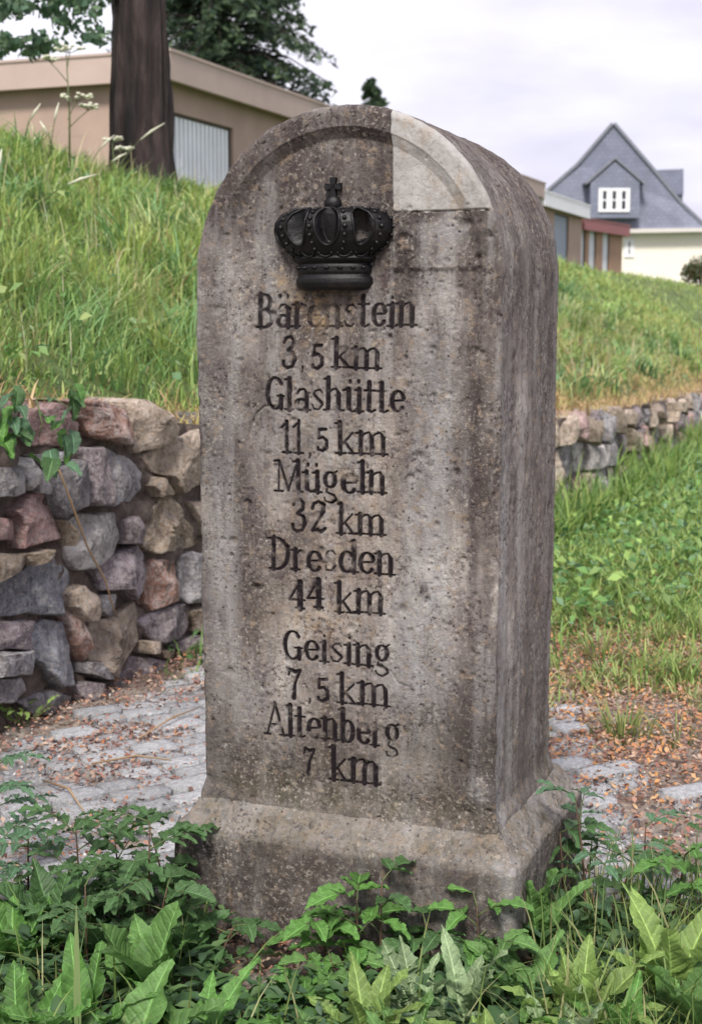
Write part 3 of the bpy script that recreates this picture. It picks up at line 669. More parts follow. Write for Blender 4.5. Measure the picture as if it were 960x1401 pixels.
ins = np.minimum.reduce([oval_d(c, wd) for c, wd in ov] + [oval_d(-70, .36)])
rr0 = np.interp(VV, cum, PRv[:, 0]); zz0 = np.interp(VV, cum, PRv[:, 1]); offc = ((.050 + .30 * (zz0 - .06)) - rr0) * sstep(1.0, .78, ins) * .8
CXa, CYa, CZa = CS(FI, VV, offc)
cq = grid_faces(120, 150)[:, ::-1]
hole = (np.degrees(FI).ravel() > 32) & (oval_d(44, .34).ravel() < .75); cq = cq[~hole[cq].any(1)]
Cv = np.stack([CXa, CYa, CZa], -1).reshape(-1, 3)
lowz = vb * .98
isband = VV.ravel()[cq].mean(1) < lowz
for nm, sel in (('headband', isband), ('cap', ~isband)):
    uq, inv = np.unique(cq[sel].ravel(), return_inverse=True)
    link(nm, np_mesh(nm, Cv[uq], [inv.reshape(-1, 4)], M['iron']), crown)
def cpoint(deg, v, off=0): x, y, z = CS(R(deg), v, off); return Vector((float(x), float(y), float(z)))
for c, wd in ov + [(-70, .36)]:
    b = MB(); pts = [cpoint(c + wd * 28 * math.cos(a), vc + .175 * math.sin(a), .001) for a in np.linspace(0, 2 * math.pi, 33)]
    b.tube(pts, .0024, 6, False); b.build('oval_rim', M['iron'], crown, True)
for dg in (-88, -50, -12, 22, 62, 86):
    b = MB()
    for i in range(9):
        v = vb + .06 + (1 - vb) * .66 * i / 8; r = .0046 - .0014 * abs(i - 3) / 5
        b.ball(cpoint(dg * (1 - .0 * i), v, .0012), r, 8, 6)
    b.build('pearl_row', M['iron'], crown, True)
for i in range(7):
    b = MB(); dg = -60 + 20 * i; b.ball(cpoint(dg, cum[6] - .01, .001), .0036, 8, 5, (1.5, 1, .8)); b.build('stud', M['iron'], crown, True)
for i in range(7):                   # leaf shaped scallops above the band
    b = MB(); dg = -75 + 25 * i; pts = [cpoint(dg + 9 * math.cos(a), vb + .035 + .045 * math.sin(a), .0015) for a in np.linspace(math.pi, 2 * math.pi, 10)]
    b.tube(pts, .0022, 6); b.build('scallop', M['iron'], crown, True)
b = MB(); oz0 = .127; b.tube([(0, -.008, oz0 - .004), (0, -.008, oz0 + .004)], [.016, .009], 12); b.ball((0, -.008, oz0 + .016), .0155, 16, 10, (1, .8, 1)); b.build('orb', M['iron'], crown, True)
b = MB(); zc = oz0 + .045
def arm(p, q, w0, w1):
    p, q = Vector(p), Vector(q); d = (q - p).normalized(); n = Vector((d.z, 0, -d.x))
    b.prism([p - n * w0, p + n * w0, q + n * w1, q - n * w1], (0, .009, 0))
for dx, dz2, L_ in ((1, 0, .014), (-1, 0, .014), (0, 1, .015), (0, -1, .015)):
    arm((0, -.010, zc), (dx * L_, -.010, zc + dz2 * L_), .0032, .0058)
b.build('cross', M['iron'], crown)

# ------------------------------------------------------------------ retaining wall of rubble
wall = empty('dry_stone_wall', (0, 0, 0)); tag(wall, 'rubble retaining wall of pink, tan and grey stones holding back the grassy bank', 'stone wall')
def frame_at(t):
    e = .05; d = Vector((float(wall_x(t + e) - wall_x(t - e)), 2 * e, 0)).normalized()
    return Vector((float(wall_x(t)), t, 0)), d, Vector((d.y, -d.x, 0))   # point, along, outward normal (towards the viewer's side)
def wall_hit(px, py):
    d = ray(px, py); o = Vector((0, 0, EYE)); lo, hi = 1.5, 40.0
    for _ in range(50):
        m = (lo + hi) / 2; k = m / d.y
        if o.x + d.x * k > wall_x(m): lo = m
        else: hi = m
    return lo, EYE + d.z * lo / d.y
sr = random.Random(21)
def rock_mesh(poly, proud, thick, mat, seed, per=5):
    """poly: outline [(along, height)] around its centre, counter-clockwise seen from outside; local x = along, y = into the wall, z up.
    Broken faces: a few planes meeting at ridges, chipped outline, coarse grain."""
    n = len(poly); r_ = random.Random(seed); ring = []
    for i in range(n):
        a, b_ = poly[i], poly[(i + 1) % n]
        for k in range(per): q = k / per; ring.append((a[0] + (b_[0] - a[0]) * q, a[1] + (b_[1] - a[1]) * q))
    ring = np.array(ring); m_ = len(ring)
    size = max(np.ptp(ring[:, 0]), np.ptp(ring[:, 1]), .03)
    jit = .05 * size * fbm(ring[:, 0] * 3 / size + seed, ring[:, 1] * 3 / size, seed * .7, 3); rl = np.maximum(np.hypot(*ring.T), 1e-5); ring = ring * (1 + jit / rl)[:, None]
    cp_ = np.array([r_.uniform(-.22, .22) * np.ptp(ring[:, 0]), r_.uniform(-.22, .22) * np.ptp(ring[:, 1])])
    rows = [(1.02, thick), (1.0, .0), (.995, -.6), (.975, -.92), (.92, -1), (.8, -1), (.66, -1), (.52, -1), (.38, -1), (.22, -1), (.08, -1)]
    planes = [(r_.uniform(-.8, .8), r_.uniform(-.5, .85), r_.uniform(-.1, .14)) for _ in range(5)]
    V = []
    for k, (sc, y) in enumerate(rows):
        P = cp_ * (1 - sc) + ring * sc
        if k == 0: yy_ = np.full(m_, thick)
        else:
            f = np.max([px0 * P[:, 0] + pz0 * P[:, 1] + c0 * size * .35 for px0, pz0, c0 in planes], 0); f = np.minimum(f, proud * 1.1)
            g_ = fbm(P[:, 0] * 16 + seed, P[:, 1] * 16, seed * .37, 4); rid = np.abs(noise(P[:, 0] * 9 + seed, P[:, 1] * 9, seed * .9))
            top = -proud + f * .6 + .006 * g_ + .016 * rid - .004
            fr = -y; yy_ = top * fr + (1 - fr) * (.012 + .01 * g_); yy_ = np.minimum(yy_, .03)
        V.append(np.stack([P[:, 0], yy_, P[:, 1]], 1))
    V.append(np.array([[cp_[0], V[-1][:, 1].mean(), cp_[1]]])); V = np.vstack(V)
    i = np.arange(len(rows) - 1)[:, None] * m_; a = np.arange(m_)[None]; b2 = (a + 1) % m_
    q = np.stack([i + a, i + b2, i + m_ + b2, i + m_ + a], -1).reshape(-1, 4); q0 = (len(rows) - 1) * m_
    tr = np.stack([q0 + a[0], q0 + b2[0], np.full(m_, len(V) - 1)], 1)
    me = np_mesh('stone', V, [q, tr], mat, smooth=False)
    rsm = False; sm = np.zeros(len(q) + len(tr), dtype=bool); sm[m_ * 4:] = rsm; me.polygons.foreach_set('use_smooth', sm)
    return me
TR = [  # traced from an enlargement: pixels = (x/2.92, 520 + y/2.92)
 ('pink', [(75,180),(110,130),(200,90),(240,100),(295,175),(290,235),(200,262),(120,250),(85,210)]),
 ('red', [(235,85),(330,78),(400,90),(485,112),(495,170),(492,245),(470,262),(400,235),(340,220),(310,165),(270,130)]),
 ('tan', [(500,92),(565,80),(625,130),(680,190),(660,240),(560,275),(515,290),(500,240),(502,150)]),
 ('tan', [(560,310),(640,250),(740,205),(830,215),(830,400),(740,430),(690,445),(640,385),(590,360)]),
 ('grey', [(392,275),(480,300),(550,370),(545,430),(500,485),(420,495),(398,440),(388,340)]),
 ('purple', [(272,275),(376,265),(385,350),(392,492),(330,500),(304,480),(300,380)]),
 ('grey', [(150,360),(250,320),(290,380),(300,495),(210,540),(185,500),(160,430)]),
 ('grey', [(-60,350),(40,345),(40,450),(10,460),(-60,470)]), ('pale', [(45,340),(75,310),(115,400),(60,435),(42,420)]),
 ('pink', [(10,520),(100,455),(170,460),(200,560),(210,630),(60,660),(45,580)]), ('pink', [(-70,545),(30,560),(45,640),(-70,640)]),
 ('pale', [(225,580),(300,540),(440,525),(455,600),(430,690),(360,735),(290,760),(250,720),(240,640)]),
 ('purple', [(458,560),(510,540),(530,600),(520,655),(460,650)]), ('brown', [(545,570),(600,520),(640,470),(700,510),(760,590),(785,650),(700,680),(610,695),(560,660)]),
 ('purple', [(355,760),(430,700),(520,665),(550,700),(560,840),(500,870),(470,830),(370,840)]),
 ('red', [(555,780),(600,720),(680,725),(695,800),(690,880),(590,915),(560,890)]), ('grey', [(703,710),(760,690),(840,700),(840,880),(730,890),(699,860)]),
 ('blue', [(-80,820),(5,790),(60,760),(150,690),(265,760),(260,820),(200,920),(120,935),(-80,950)]), ('brown', [(60,692),(140,672),(150,688),(75,735)]),
 ('tan', [(-80,690),(55,695),(60,740),(-80,800)]), ('tan', [(240,850),(290,820),(335,870),(330,955),(280,960),(230,900)]),
 ('tan', [(330,970),(430,940),(510,890),(525,960),(520,1040),(440,1170),(410,1190),(330,1110),(310,1020)]), ('grey', [(375,860),(430,850),(430,920),(400,940),(378,925)]),
 ('purple', [(530,960),(620,920),(715,900),(740,970),(700,1040),(620,1050),(560,1010)]), ('brown', [(745,920),(840,900),(840,1010),(760,1000)]),
 ('blue', [(75,1010),(160,950),(240,965),(260,1060),(255,1210),(200,1225),(120,1110)]), ('grey', [(-80,1090),(60,1080),(90,1140),(60,1170),(-80,1180)]),
 ('purple', [(-80,970),(80,960),(72,1010),(80,1070),(-80,1075)]), ('grey', [(60,1285),(180,1240),(265,1260),(260,1290),(160,1330),(100,1330)]),
 ('purple', [(270,1215),(340,1195),(390,1230),(370,1280),(290,1290)]), ('purple', [(445,1195),(520,1100),(610,1115),(600,1180),(560,1210),(480,1215)]),
 ('tan', [(530,1040),(570,1040),(575,1085),(535,1085)]), ('brown', [(590,1078),(660,1075),(650,1100),(600,1108)]), ('red', [(228,915),(262,885),(305,1060),(292,1115),(262,1050)]),
 ('tan', [(590,385),(635,395),(685,455),(600,462),(570,420)]), ('tan', [(740,490),(830,480),(835,640),(790,610)]), ('purple', [(400,1200),(440,1190),(480,1225),(480,1250),(410,1245)]),
 ('grey', [(-80,1195),(60,1190),(100,1240),(60,1275),(-80,1290)]), ('brown', [(205,560),(222,590),(235,650),(215,655)]), ('grey', [(120,300),(250,285),(262,300),(150,345)]),
 ('purple', [(665,1060),(760,1020),(840,1020),(840,1075),(700,1095)]), ('grey', [(110,395),(135,360),(155,430),(175,455),(110,448)]), ('grey', [(300,1120),(330,1125),(395,1190),(340,1185),(300,1165)]),
]
wn = 0
def add_stone(poly_tz, kind, proud, thick=.16):
    """poly in (t, z) on the wall face"""
    global wn
    tc = sum(p[0] for p in poly_tz) / len(poly_tz); zc = sum(p[1] for p in poly_tz) / len(poly_tz)
    c, al, nr = frame_at(tc); k = 1 / al.y
    loc = [((p[0] - tc) * k, p[1] - zc) for p in poly_tz]
    ar = sum(loc[i][0] * loc[(i + 1) % len(loc)][1] - loc[(i + 1) % len(loc)][0] * loc[i][1] for i in range(len(loc)))
    if ar < 0: loc = loc[::-1]
    o = link('stone', rock_mesh(loc, proud, thick, ROCK[kind], wn + 1), wall); wn += 1
    # local x = along the wall, local y = into the wall
    o.matrix_local = Matrix(((al.x, -nr.x, 0, c.x), (al.y, -nr.y, 0, c.y), (0, 0, 1, zc), (0, 0, 0, 1)))
    return o
for kind, poly in TR:
    P = [wall_hit(x / 2.92, 520 + y / 2.92) for x, y in poly]
    cx = sum(p[0] for p in P) / len(P); cz = sum(p[1] for p in P) / len(P)
    P = [(cx + (p[0] - cx) * 1.05, cz + (p[1] - cz) * 1.05) for p in P]
    add_stone(P, kind, sr.uniform(.04, .085))
# generated courses elsewhere along the wall
def courses(t0, t1, rows, step, kinds):
    nt_ = max(1, int((t1 - t0) / step)); edges = []
    for r in range(rows + 1):
        edges.append([(t0 + (t1 - t0) * i / nt_ + (sr.uniform(-.3, .3) * step if 0 < i < nt_ else 0), r / rows + (sr.uniform(-.3, .3) / rows if 0 < r < rows else sr.uniform(-.14, .06) if r else -.05)) for i in range(nt_ + 1)])
    for r in range(rows):
        sh = sr.random() * .4
        for i in range(nt_):
            q = [edges[r][i], edges[r][i + 1], edges[r + 1][i + 1], edges[r + 1][i]]
            q = [(t, h * (float(wall_top(t)) + .01)) for t, h in q]
            mid = [((q[a][0] + q[(a + 1) % 4][0]) / 2 + sr.uniform(-.02, .02), (q[a][1] + q[(a + 1) % 4][1]) / 2 + sr.uniform(-.012, .012)) for a in range(4)]
            poly = [q[0], mid[0], q[1], mid[1], q[2], mid[2], q[3], mid[3]]
            cx = sum(p[0] for p in poly) / 8; cz = sum(p[1] for p in poly) / 8; k = sr.uniform(.84, .95)
            add_stone([(cx + (p[0] - cx) * k, cz + (p[1] - cz) * k) for p in poly], sr.choice(kinds), sr.uniform(.03, .12))
courses(2.2, 3.72, 4, .24, ['grey', 'tan', 'pink', 'purple'])
courses(5.02, 7.9, 3, .24, ['grey', 'tan', 'purple', 'brown', 'red'])
courses(7.9, 15.5, 3, .21, ['tan', 'pale', 'grey', 'tan', 'tan', 'pink', 'purple'])
courses(15.5, 24, 2, .5, ['tan', 'grey', 'pink'])
# earth and mortar core behind the faces
tc_ = np.concatenate([np.arange(2.1, 7, .03), np.arange(7, 26, .1)]); zc_ = np.linspace(-.06, 1, 30)
A_, B_ = np.meshgrid(tc_, zc_, indexing='ij'); cz_ = B_ * (wall_top(A_) - .005); offs = .0 + .035 * fbm(A_ * 11, cz_ * 11, 0, 4)
cx_ = wall_x(A_) + offs * .91 ; cy_ = A_ - offs * .41
capx, capy = wall_x(tc_) + .0, tc_
core = np.stack([cx_, cy_, cz_], -1)
back = np.stack([wall_x(tc_) - .16, tc_ + .07, wall_top(tc_) - .01], -1)[:, None, :]
core = np.concatenate([core, back], 1)
co = link('wall_core', np_mesh('wall_core', core.reshape(-1, 3), [grid_faces(len(tc_), 31)], M['core']), wall)

# ------------------------------------------------------------------ paving of setts (part of the ground)
pav = empty('paving', (0, 0, 0)); tag(pav, kind='structure')
def sett_mesh(seed):
    r = random.Random(seed); ring = []
    base = [(-.5, -.5), (0, -.53), (.5, -.5), (.53, 0), (.5, .5), (0, .53), (-.5, .5), (-.53, 0)]
    base = [(x + r.uniform(-.09, .09), y + r.uniform(-.09, .09)) for x, y in base]; V = []; Fc = []
    for sc, z in ((1.0, -.5), (1.0, -.05), (.955, -.0), (.5, .006)):
        for i, (x, y) in enumerate(base): V.append((x * sc, y * sc, z + (r.uniform(-.012, .012) if z > -.05 else 0)))
    for k in range(3):
        for i in range(8): j = (i + 1) % 8; Fc.append((k * 8 + i, k * 8 + j, k * 8 + 8 + j, k * 8 + 8 + i))
    Fc.append(tuple(range(24, 32)))
    me = mesh('sett', V, Fc, M['sett']); me.polygons.foreach_set('use_smooth', [p.index >= 8 for p in me.polygons]); return me
SM = [sett_mesh(i) for i in range(10)]
pr2 = random.Random(31); cnt = 0
def inside_stone(x, y, m=.06):
    l = to_local(Vector((x, y, 0))); return abs(l.x) < px_ + m and -OV - m < l.y < D + OV + m
def put_sett(x, y, ang, a, b_, z):
    global cnt
    if inside_stone(x, y, .03): return
    t_, s_ = xy_ts(x, y)
    if s_ > -.16: return
    o = link('sett', pr2.choice(SM), pav); cnt += 1
    o.location = (x, y, z); o.rotation_euler = (pr2.uniform(-.05, .05), pr2.uniform(-.05, .05), ang); o.scale = (a, b_, .12)
# rows left and behind the stone
ang0 = R(35)
ca, sa_ = math.cos(ang0), math.sin(ang0)
for i in range(-19, 26):
    xoff = pr2.uniform(0, .12)
    y_row = i * .080
    xx = -2.2 + xoff
    while xx < 2.2:
        wdt = pr2.uniform(.075, .135); cxx = xx + wdt / 2; xx += wdt + .009
        X_ = cxx * ca - y_row * sa_ - .6; Y_ = 3.5 + cxx * sa_ + y_row * ca
        if not (-1.7 < X_ < 1.5 and 2.62 < Y_ < 4.72): continue
        if X_ > .62 and Y_ > 3.6: continue
        if X_ > .3 and (Y_ > 3.55 or fbm(np.array([X_ * 3.5]), np.array([Y_ * 3.5]), 19, 3)[0] > .12) and pr2.random() < .9 and not (X_ < .62 and Y_ < 4.4): continue
        lev = .012 + pr2.uniform(-.008, .008)
        if fbm(np.array([X_ * 2.2]), np.array([Y_ * 2.2]), 30, 2)[0] > .28 or pr2.random() < .08: lev -= .024
        put_sett(X_, Y_, ang0 + pr2.uniform(-.08, .08), wdt, .072, lev)
# ------------------------------------------------------------------ vegetation as blades
def blades(name, X_, Y_, Z_, h, wd, bend, colr, az=None, kind='stuff', label=None, parent=None, cat=None, mat=None):
    n = len(X_); az = rng.uniform(0, 2 * np.pi, n) if az is None else az; tw = az + np.pi / 2 + rng.uniform(-.5, .5, n)
    dx, dy = np.cos(az), np.sin(az); sx, sy = np.cos(tw) * wd / 2, np.sin(tw) * wd / 2
    V = np.zeros((n, 7, 3))
    def pt(f): return X_ + dx * bend * h * f * f, Y_ + dy * bend * h * f * f, Z_ + h * (f - .35 * bend * f * f)
    for k, (f, ww) in enumerate(((0, .8), (.4, 1.0), (.75, .65))):
        a, b, c = pt(f); V[:, 2 * k] = np.stack([a - sx * ww, b - sy * ww, c], 1); V[:, 2 * k + 1] = np.stack([a + sx * ww, b + sy * ww, c], 1)
    V[:, 6] = np.stack(pt(1.0), 1)
    i = np.arange(n)[:, None] * 7
    q = np.concatenate([i + np.array([[0, 1, 3, 2]]), i + np.array([[2, 3, 5, 4]])]); tr = i + np.array([[4, 5, 6]])
    C_ = np.repeat(colr[:, None], 7, 1).reshape(-1, 3)
    o = link(name, np_mesh(name, V.reshape(-1, 3), [q, tr], mat or M['grass'], {'col': C_}), parent)
    if kind: o['kind'] = kind
    if label: o['label'] = label
    if cat: o['category'] = cat
    return o
GREENS = 1.62 * np.array([(.11, .19, .045), (.15, .24, .055), (.20, .29, .075), (.08, .15, .04), (.26, .31, .10), (.17, .26, .10)])
DRYC = 1.3 * np.array([(.36, .27, .13), (.42, .30, .16), (.30, .19, .10), (.34, .30, .12)])
def pick(pal, n, j=.18): return pal[rng.integers(0, len(pal), n)] * rng.uniform(1 - j, 1 + j, (n, 1))
# bank
def bank(n, t0, t1, s0, s1, hm, wm, tp=1.0):
    t = t0 + (t1 - t0) * rng.random(n) ** tp; s = s0 + (s1 - s0) * rng.random(n)
    x, y = ts_xy(t, s); dist = np.hypot(x, y)
    keep = (np.abs(x / np.maximum(y, .1)) < .34) & (rng.random(len(x)) < .35 + .65 * sstep(-.55, .0, fbm(x * 2.4, y * 2.4, 31, 3))); x, y, t, s, dist = x[keep], y[keep], t[keep], s[keep], dist[keep]
    cl = fbm(x * 1.1, y * 1.1, 2, 3); cl2 = fbm(x * 4, y * 4, 6, 2); n = len(x)
    h = hm * np.clip(.72 + .7 * cl + .5 * cl2, .25, 2.2) * rng.uniform(.5, 1.3, n) * (.55 + .45 * sstep(.2, 1.0, s))
    h *= np.clip(1 - .25 * sstep(8, 20, y), .4, 1); h *= 1 - .45 * sstep(10, 30, s)
    c = pick(GREENS, n); yl = sstep(-.15, .7, cl2 + .35 * cl)[:, None]; c = c * (1 - .55 * yl) + .55 * yl * np.array([.46, .52, .13])
    dry = np.clip(.85 * sstep(.9, .1, s + .25 * cl) * sstep(6, 9, y) + .5 * sstep(.5, .1, s) + .25 * sstep(2.2, .6, s) * sstep(6, 9, y) + .05, 0, .9); isd = rng.random(n) < dry
    c[isd] = pick(DRYC, isd.sum())
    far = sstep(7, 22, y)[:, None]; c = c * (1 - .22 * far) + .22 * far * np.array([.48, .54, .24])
    blue = sstep(.2, .8, fbm(x * .8, y * .8, 11, 2))[:, None]; c = c * (1 - .35 * blue) + .35 * blue * np.array([.12, .29, .13])
    return x, y, height(x, y, t, s) - .01, h, wm * (.5 + dist / 9) * rng.uniform(.6, 1.3, n), rng.uniform(.1, 1.1, n), c
parts = [bank(75000, 3.2, 9.5, .16, 4.6, .23, .0062, 1.1), bank(54000, 8, 22, .16, 4.6, .2, .0062, 1.1), bank(22000, 14, 42, .16, 7, .16, .0055), bank(9000, 4, 40, 4.2, 14, .16, .006)]
A = [np.concatenate(z) for z in zip(*parts)]
blades('bank_grass', *A, label='long green and straw-coloured meadow grass covering the bank', cat='grass')
# longer tufts along the wall foot and dead grass along its top, right of the milestone
n = 11000; t = 6.2 + 12 * rng.random(n); s = -.02 - .35 * rng.random(n) ** 1.5; x, y = ts_xy(t, s); pf = fbm(x * 2.2, y * 2.2, 21, 2); k = pf > -.15; x, y, pf = x[k], y[k], pf[k]; n = len(x)
blades('wall_foot_grass', x, y, x * 0 - .01, (.19 + .26 * np.clip(pf, 0, 1)) * rng.uniform(.5, 1.3, n), .009 * rng.uniform(.7, 1.5, n), rng.uniform(.1, .9, n), pick(GREENS * .9, n), label='taller grass growing up the foot of the right-hand wall', cat='grass')
n = 5200; t = 4.0 + 14 * rng.random(n); s = .0 + .3 * rng.random(n); x, y = ts_xy(t, s)
blades('wall_top_grass', x, y, wall_top(t) - .03 + 0 * x, .09 * rng.uniform(.5, 1.6, n), .007 * rng.uniform(.7, 1.5, n), rng.uniform(.3, 1.4, n), pick(DRYC, n), label='dead straw-coloured grass along the top of the wall', cat='grass')
# long arching tufts and straw-coloured flowering stalks standing out of the bank
cx0 = 3.6 + 14 * rng.random(420) ** 1.2; cs0 = .3 + 3.3 * rng.random(420); rep = rng.integers(10, 34, 420); t = np.repeat(cx0, rep) + rng.normal(0, .05, rep.sum()); s = np.repeat(cs0, rep) + rng.normal(0, .05, rep.sum()); az = np.repeat(rng.uniform(0, 2 * np.pi, 420), rep) + rng.normal(0, .7, rep.sum()); cc = np.repeat(pick(np.array([(.30, .44, .13), (.20, .36, .14), (.42, .48, .2), (.16, .3, .12)]), 420), rep, 0)
x, y = ts_xy(t, s); n = len(x); k = np.abs(x / y) < .34; x, y, t, s, az, cc = x[k], y[k], t[k], s[k], az[k], cc[k]; n = len(x)
blades('tuft_grass', x, y, height(x, y, t, s) - .01, (.2 + .2 * rng.random(n)) * np.where(y > 9, .75, 1), .0075 * (.5 + y / 9) * rng.uniform(.6, 1.2, n), rng.uniform(.5, 1.5, n), cc * rng.uniform(.8, 1.2, (n, 1)), az, label='longer arching grass tufts standing out of the bank', cat='grass')
n = 1300; t = 3.6 + 12 * rng.random(n) ** 1.1; s = .4 + 3.2 * rng.random(n); x, y = ts_xy(t, s); blades('straw_stalks', x, y, height(x, y, t, s), .3 * rng.uniform(.6, 1.3, n), .003 * (.6 + y / 8), rng.uniform(.05, .6, n), pick(np.array([(.55, .5, .3), (.5, .45, .25), (.6, .58, .4)]), n), label='thin straw-coloured flowering stalks over the bank grass', cat='grass')
# small herbs: leaf-like quads
def flakes(name, x, y, z, size, colr, tilt=.5, mat=None, label=None, cat=None, aspect=.6, lift=0.0):
    n = len(x); az = rng.uniform(0, 2 * np.pi, n); el = rng.uniform(-tilt, tilt, n); ro = rng.uniform(-tilt, tilt, n)
    a = np.stack([np.cos(az) * np.cos(el), np.sin(az) * np.cos(el), np.sin(el)], 1); b = np.stack([-np.sin(az) * np.cos(ro), np.cos(az) * np.cos(ro), np.sin(ro)], 1)
    P = np.stack([x, y, z], 1); s = size[:, None]; up = np.array([0, 0, 1.0])
    V = np.stack([P - a * s * .5, P + b * s * aspect * .5 + up * s * .1, P + a * s * .5, P - b * s * aspect * .5 + up * s * .1, P + a * s * .1 - up * s * .04], 1)
    i = np.arange(n)[:, None] * 5; tr = np.concatenate([i + np.array([[0, 4, 1]]), i + np.array([[1, 4, 2]]), i + np.array([[2, 4, 3]]), i + np.array([[3, 4, 0]])])
    o = link(name, np_mesh(name, V.reshape(-1, 3), [tr], mat or M['litter'], {'col': np.repeat(colr[:, None], 5, 1).reshape(-1, 3)}, smooth=False)); o['kind'] = 'stuff'
    if label: o['label'] = label
    if cat: o['category'] = cat
    return o
# verge between the path and the right-hand wall
n = 58000; y = 4.3 + 11.7 * rng.random(n) ** 1.25; x = -.6 + (y * .36 + .9) * rng.random(n)
t_, s_ = xy_ts(x, y); edge = 5.0 + .6 * fbm(x * 1.6, y * 1.6, 4, 3); k = (s_ < -.03) & (rng.random(n) < sstep(-.7, .5, y - edge)); x, y = x[k], y[k]
n = len(x); cl = fbm(x * 1.7, y * 1.7, 8, 3); c = pick(GREENS * .9, n); yl = sstep(-.1, .7, cl)[:, None]; c = c * (1 - .6 * yl) + .6 * yl * np.array([.27, .36, .09])
blades('verge_grass', x, y, height(x, y), .13 * rng.uniform(.35, 1.3, n) * np.clip(1 + .5 * cl, .4, 1.6), .006 * (.5 + y / 9) * rng.uniform(.7, 1.5, n), rng.uniform(.2, 1.2, n), c, label='green verge of grass and herbs between litter and wall', cat='grass')
n = 16000; y = 4.5 + 9.7 * rng.random(n) ** 1.3; x = -.6 + (y * .36 + .9) * rng.random(n); t_, s_ = xy_ts(x, y); edge = 5.1 + .55 * fbm(x * 1.6, y * 1.6, 4, 3)
k = (s_ < -.03) & (rng.random(n) < sstep(-.3, .3, y - edge)); x, y = x[k], y[k]; n = len(x)
flakes('verge_herbs', x, y, height(x, y) + rng.uniform(.01, .15, n), rng.uniform(.02, .065, n), pick(1.4 * np.array([(.09, .19, .05), (.13, .25, .07), (.22, .33, .09), (.07, .15, .05), (.16, .24, .08), (.13, .22, .12)]), n), .9, M['grass'], 'low leafy herbs growing among the verge grass', 'herbs')
# herbs among bank grass
n = 4500; t = 3.4 + 16 * rng.random(n) ** 1.2; s = .3 + 3.6 * rng.random(n); x, y = ts_xy(t, s)
flakes('bank_herbs', x, y, height(x, y, t, s) + rng.uniform(.02, .16, n), rng.uniform(.02, .07, n), pick(np.array([(.16, .31, .10), (.22, .36, .12), (.15, .28, .14), (.34, .42, .16), (.28, .4, .2)]), n), .9, M['grass'], 'broad-leaved herbs scattered through the bank grass', 'herbs')
# leaf litter
n = 150000; y = 2.2 + 4.4 * rng.random(n) ** .9; x = -1.6 + 3.8 * rng.random(n); t_, s_ = xy_ts(x, y)
den = .5 * sstep(.0, .5, fbm(x * 2.6, y * 2.6, 15, 3)) + .04 + 1.1 * sstep(3.35, 3.7, y) * (x > .25) + .75 * (x > .25) * sstep(-.1, .25, fbm(x * 3.5, y * 3.5, 19, 3)) + .35 * sstep(-.45, -.1, s_) + .8 * np.exp(-(((x + .62) / .16) ** 2 + ((y - 3.65) / .35) ** 2)) + .9 * sstep(2.75, 2.6, y) + .9 * np.exp(-(((x - 1.0) / .3) ** 2 + ((y - 3.8) / .35) ** 2)) + .5 * np.exp(-(((x + .3) / .15) ** 2 + ((y - 3.5) / .5) ** 2))
k = (s_ < -.01) & (rng.random(n) < den * .8); x, y = x[k], y[k]; n = len(x)
l_ = np.array([inside_stone(a, b, 0) for a, b in zip(x, y)]); x, y = x[~l_], y[~l_]; n = len(x)
LC = np.array([(.24, .13, .10), (.34, .19, .14), (.15, .085, .07), (.28, .13, .10), (.2, .11, .09), (.36, .22, .15), (.46, .34, .26), (.40, .18, .09), (.28, .16, .13), (.36, .26, .2), (.3, .2, .15)])
c = pick(LC, n); rr_ = (x > .25) & (y > 3.2) & (rng.random(n) < .35); c[rr_] = pick(np.array([(.52, .26, .10), (.50, .32, .17), (.42, .2, .1)]), rr_.sum())
flakes('leaf_litter', x, y, np.maximum(height(x, y), .004) + rng.uniform(.002, .014, n), rng.uniform(.005, .022, n), c, .7, label='dry brown and orange leaf litter over the paving', cat='leaf litter')
n = 14000; y = 2.5 + 2.6 * rng.random(n); x = -1.5 + 3.2 * rng.random(n); t_, s_ = xy_ts(x, y); k = s_ < -.02; x, y = x[k], y[k]; n = len(x)
flakes('grit', x, y, np.maximum(height(x, y), .006) + rng.uniform(.001, .006, n), rng.uniform(.003, .009, n), pick(np.array([(.5, .45, .4), (.3, .22, .17), (.6, .56, .52), (.16, .11, .09)]), n), .9, aspect=.8, label='fine crumbs of sand and earth on the setts', cat='grit')

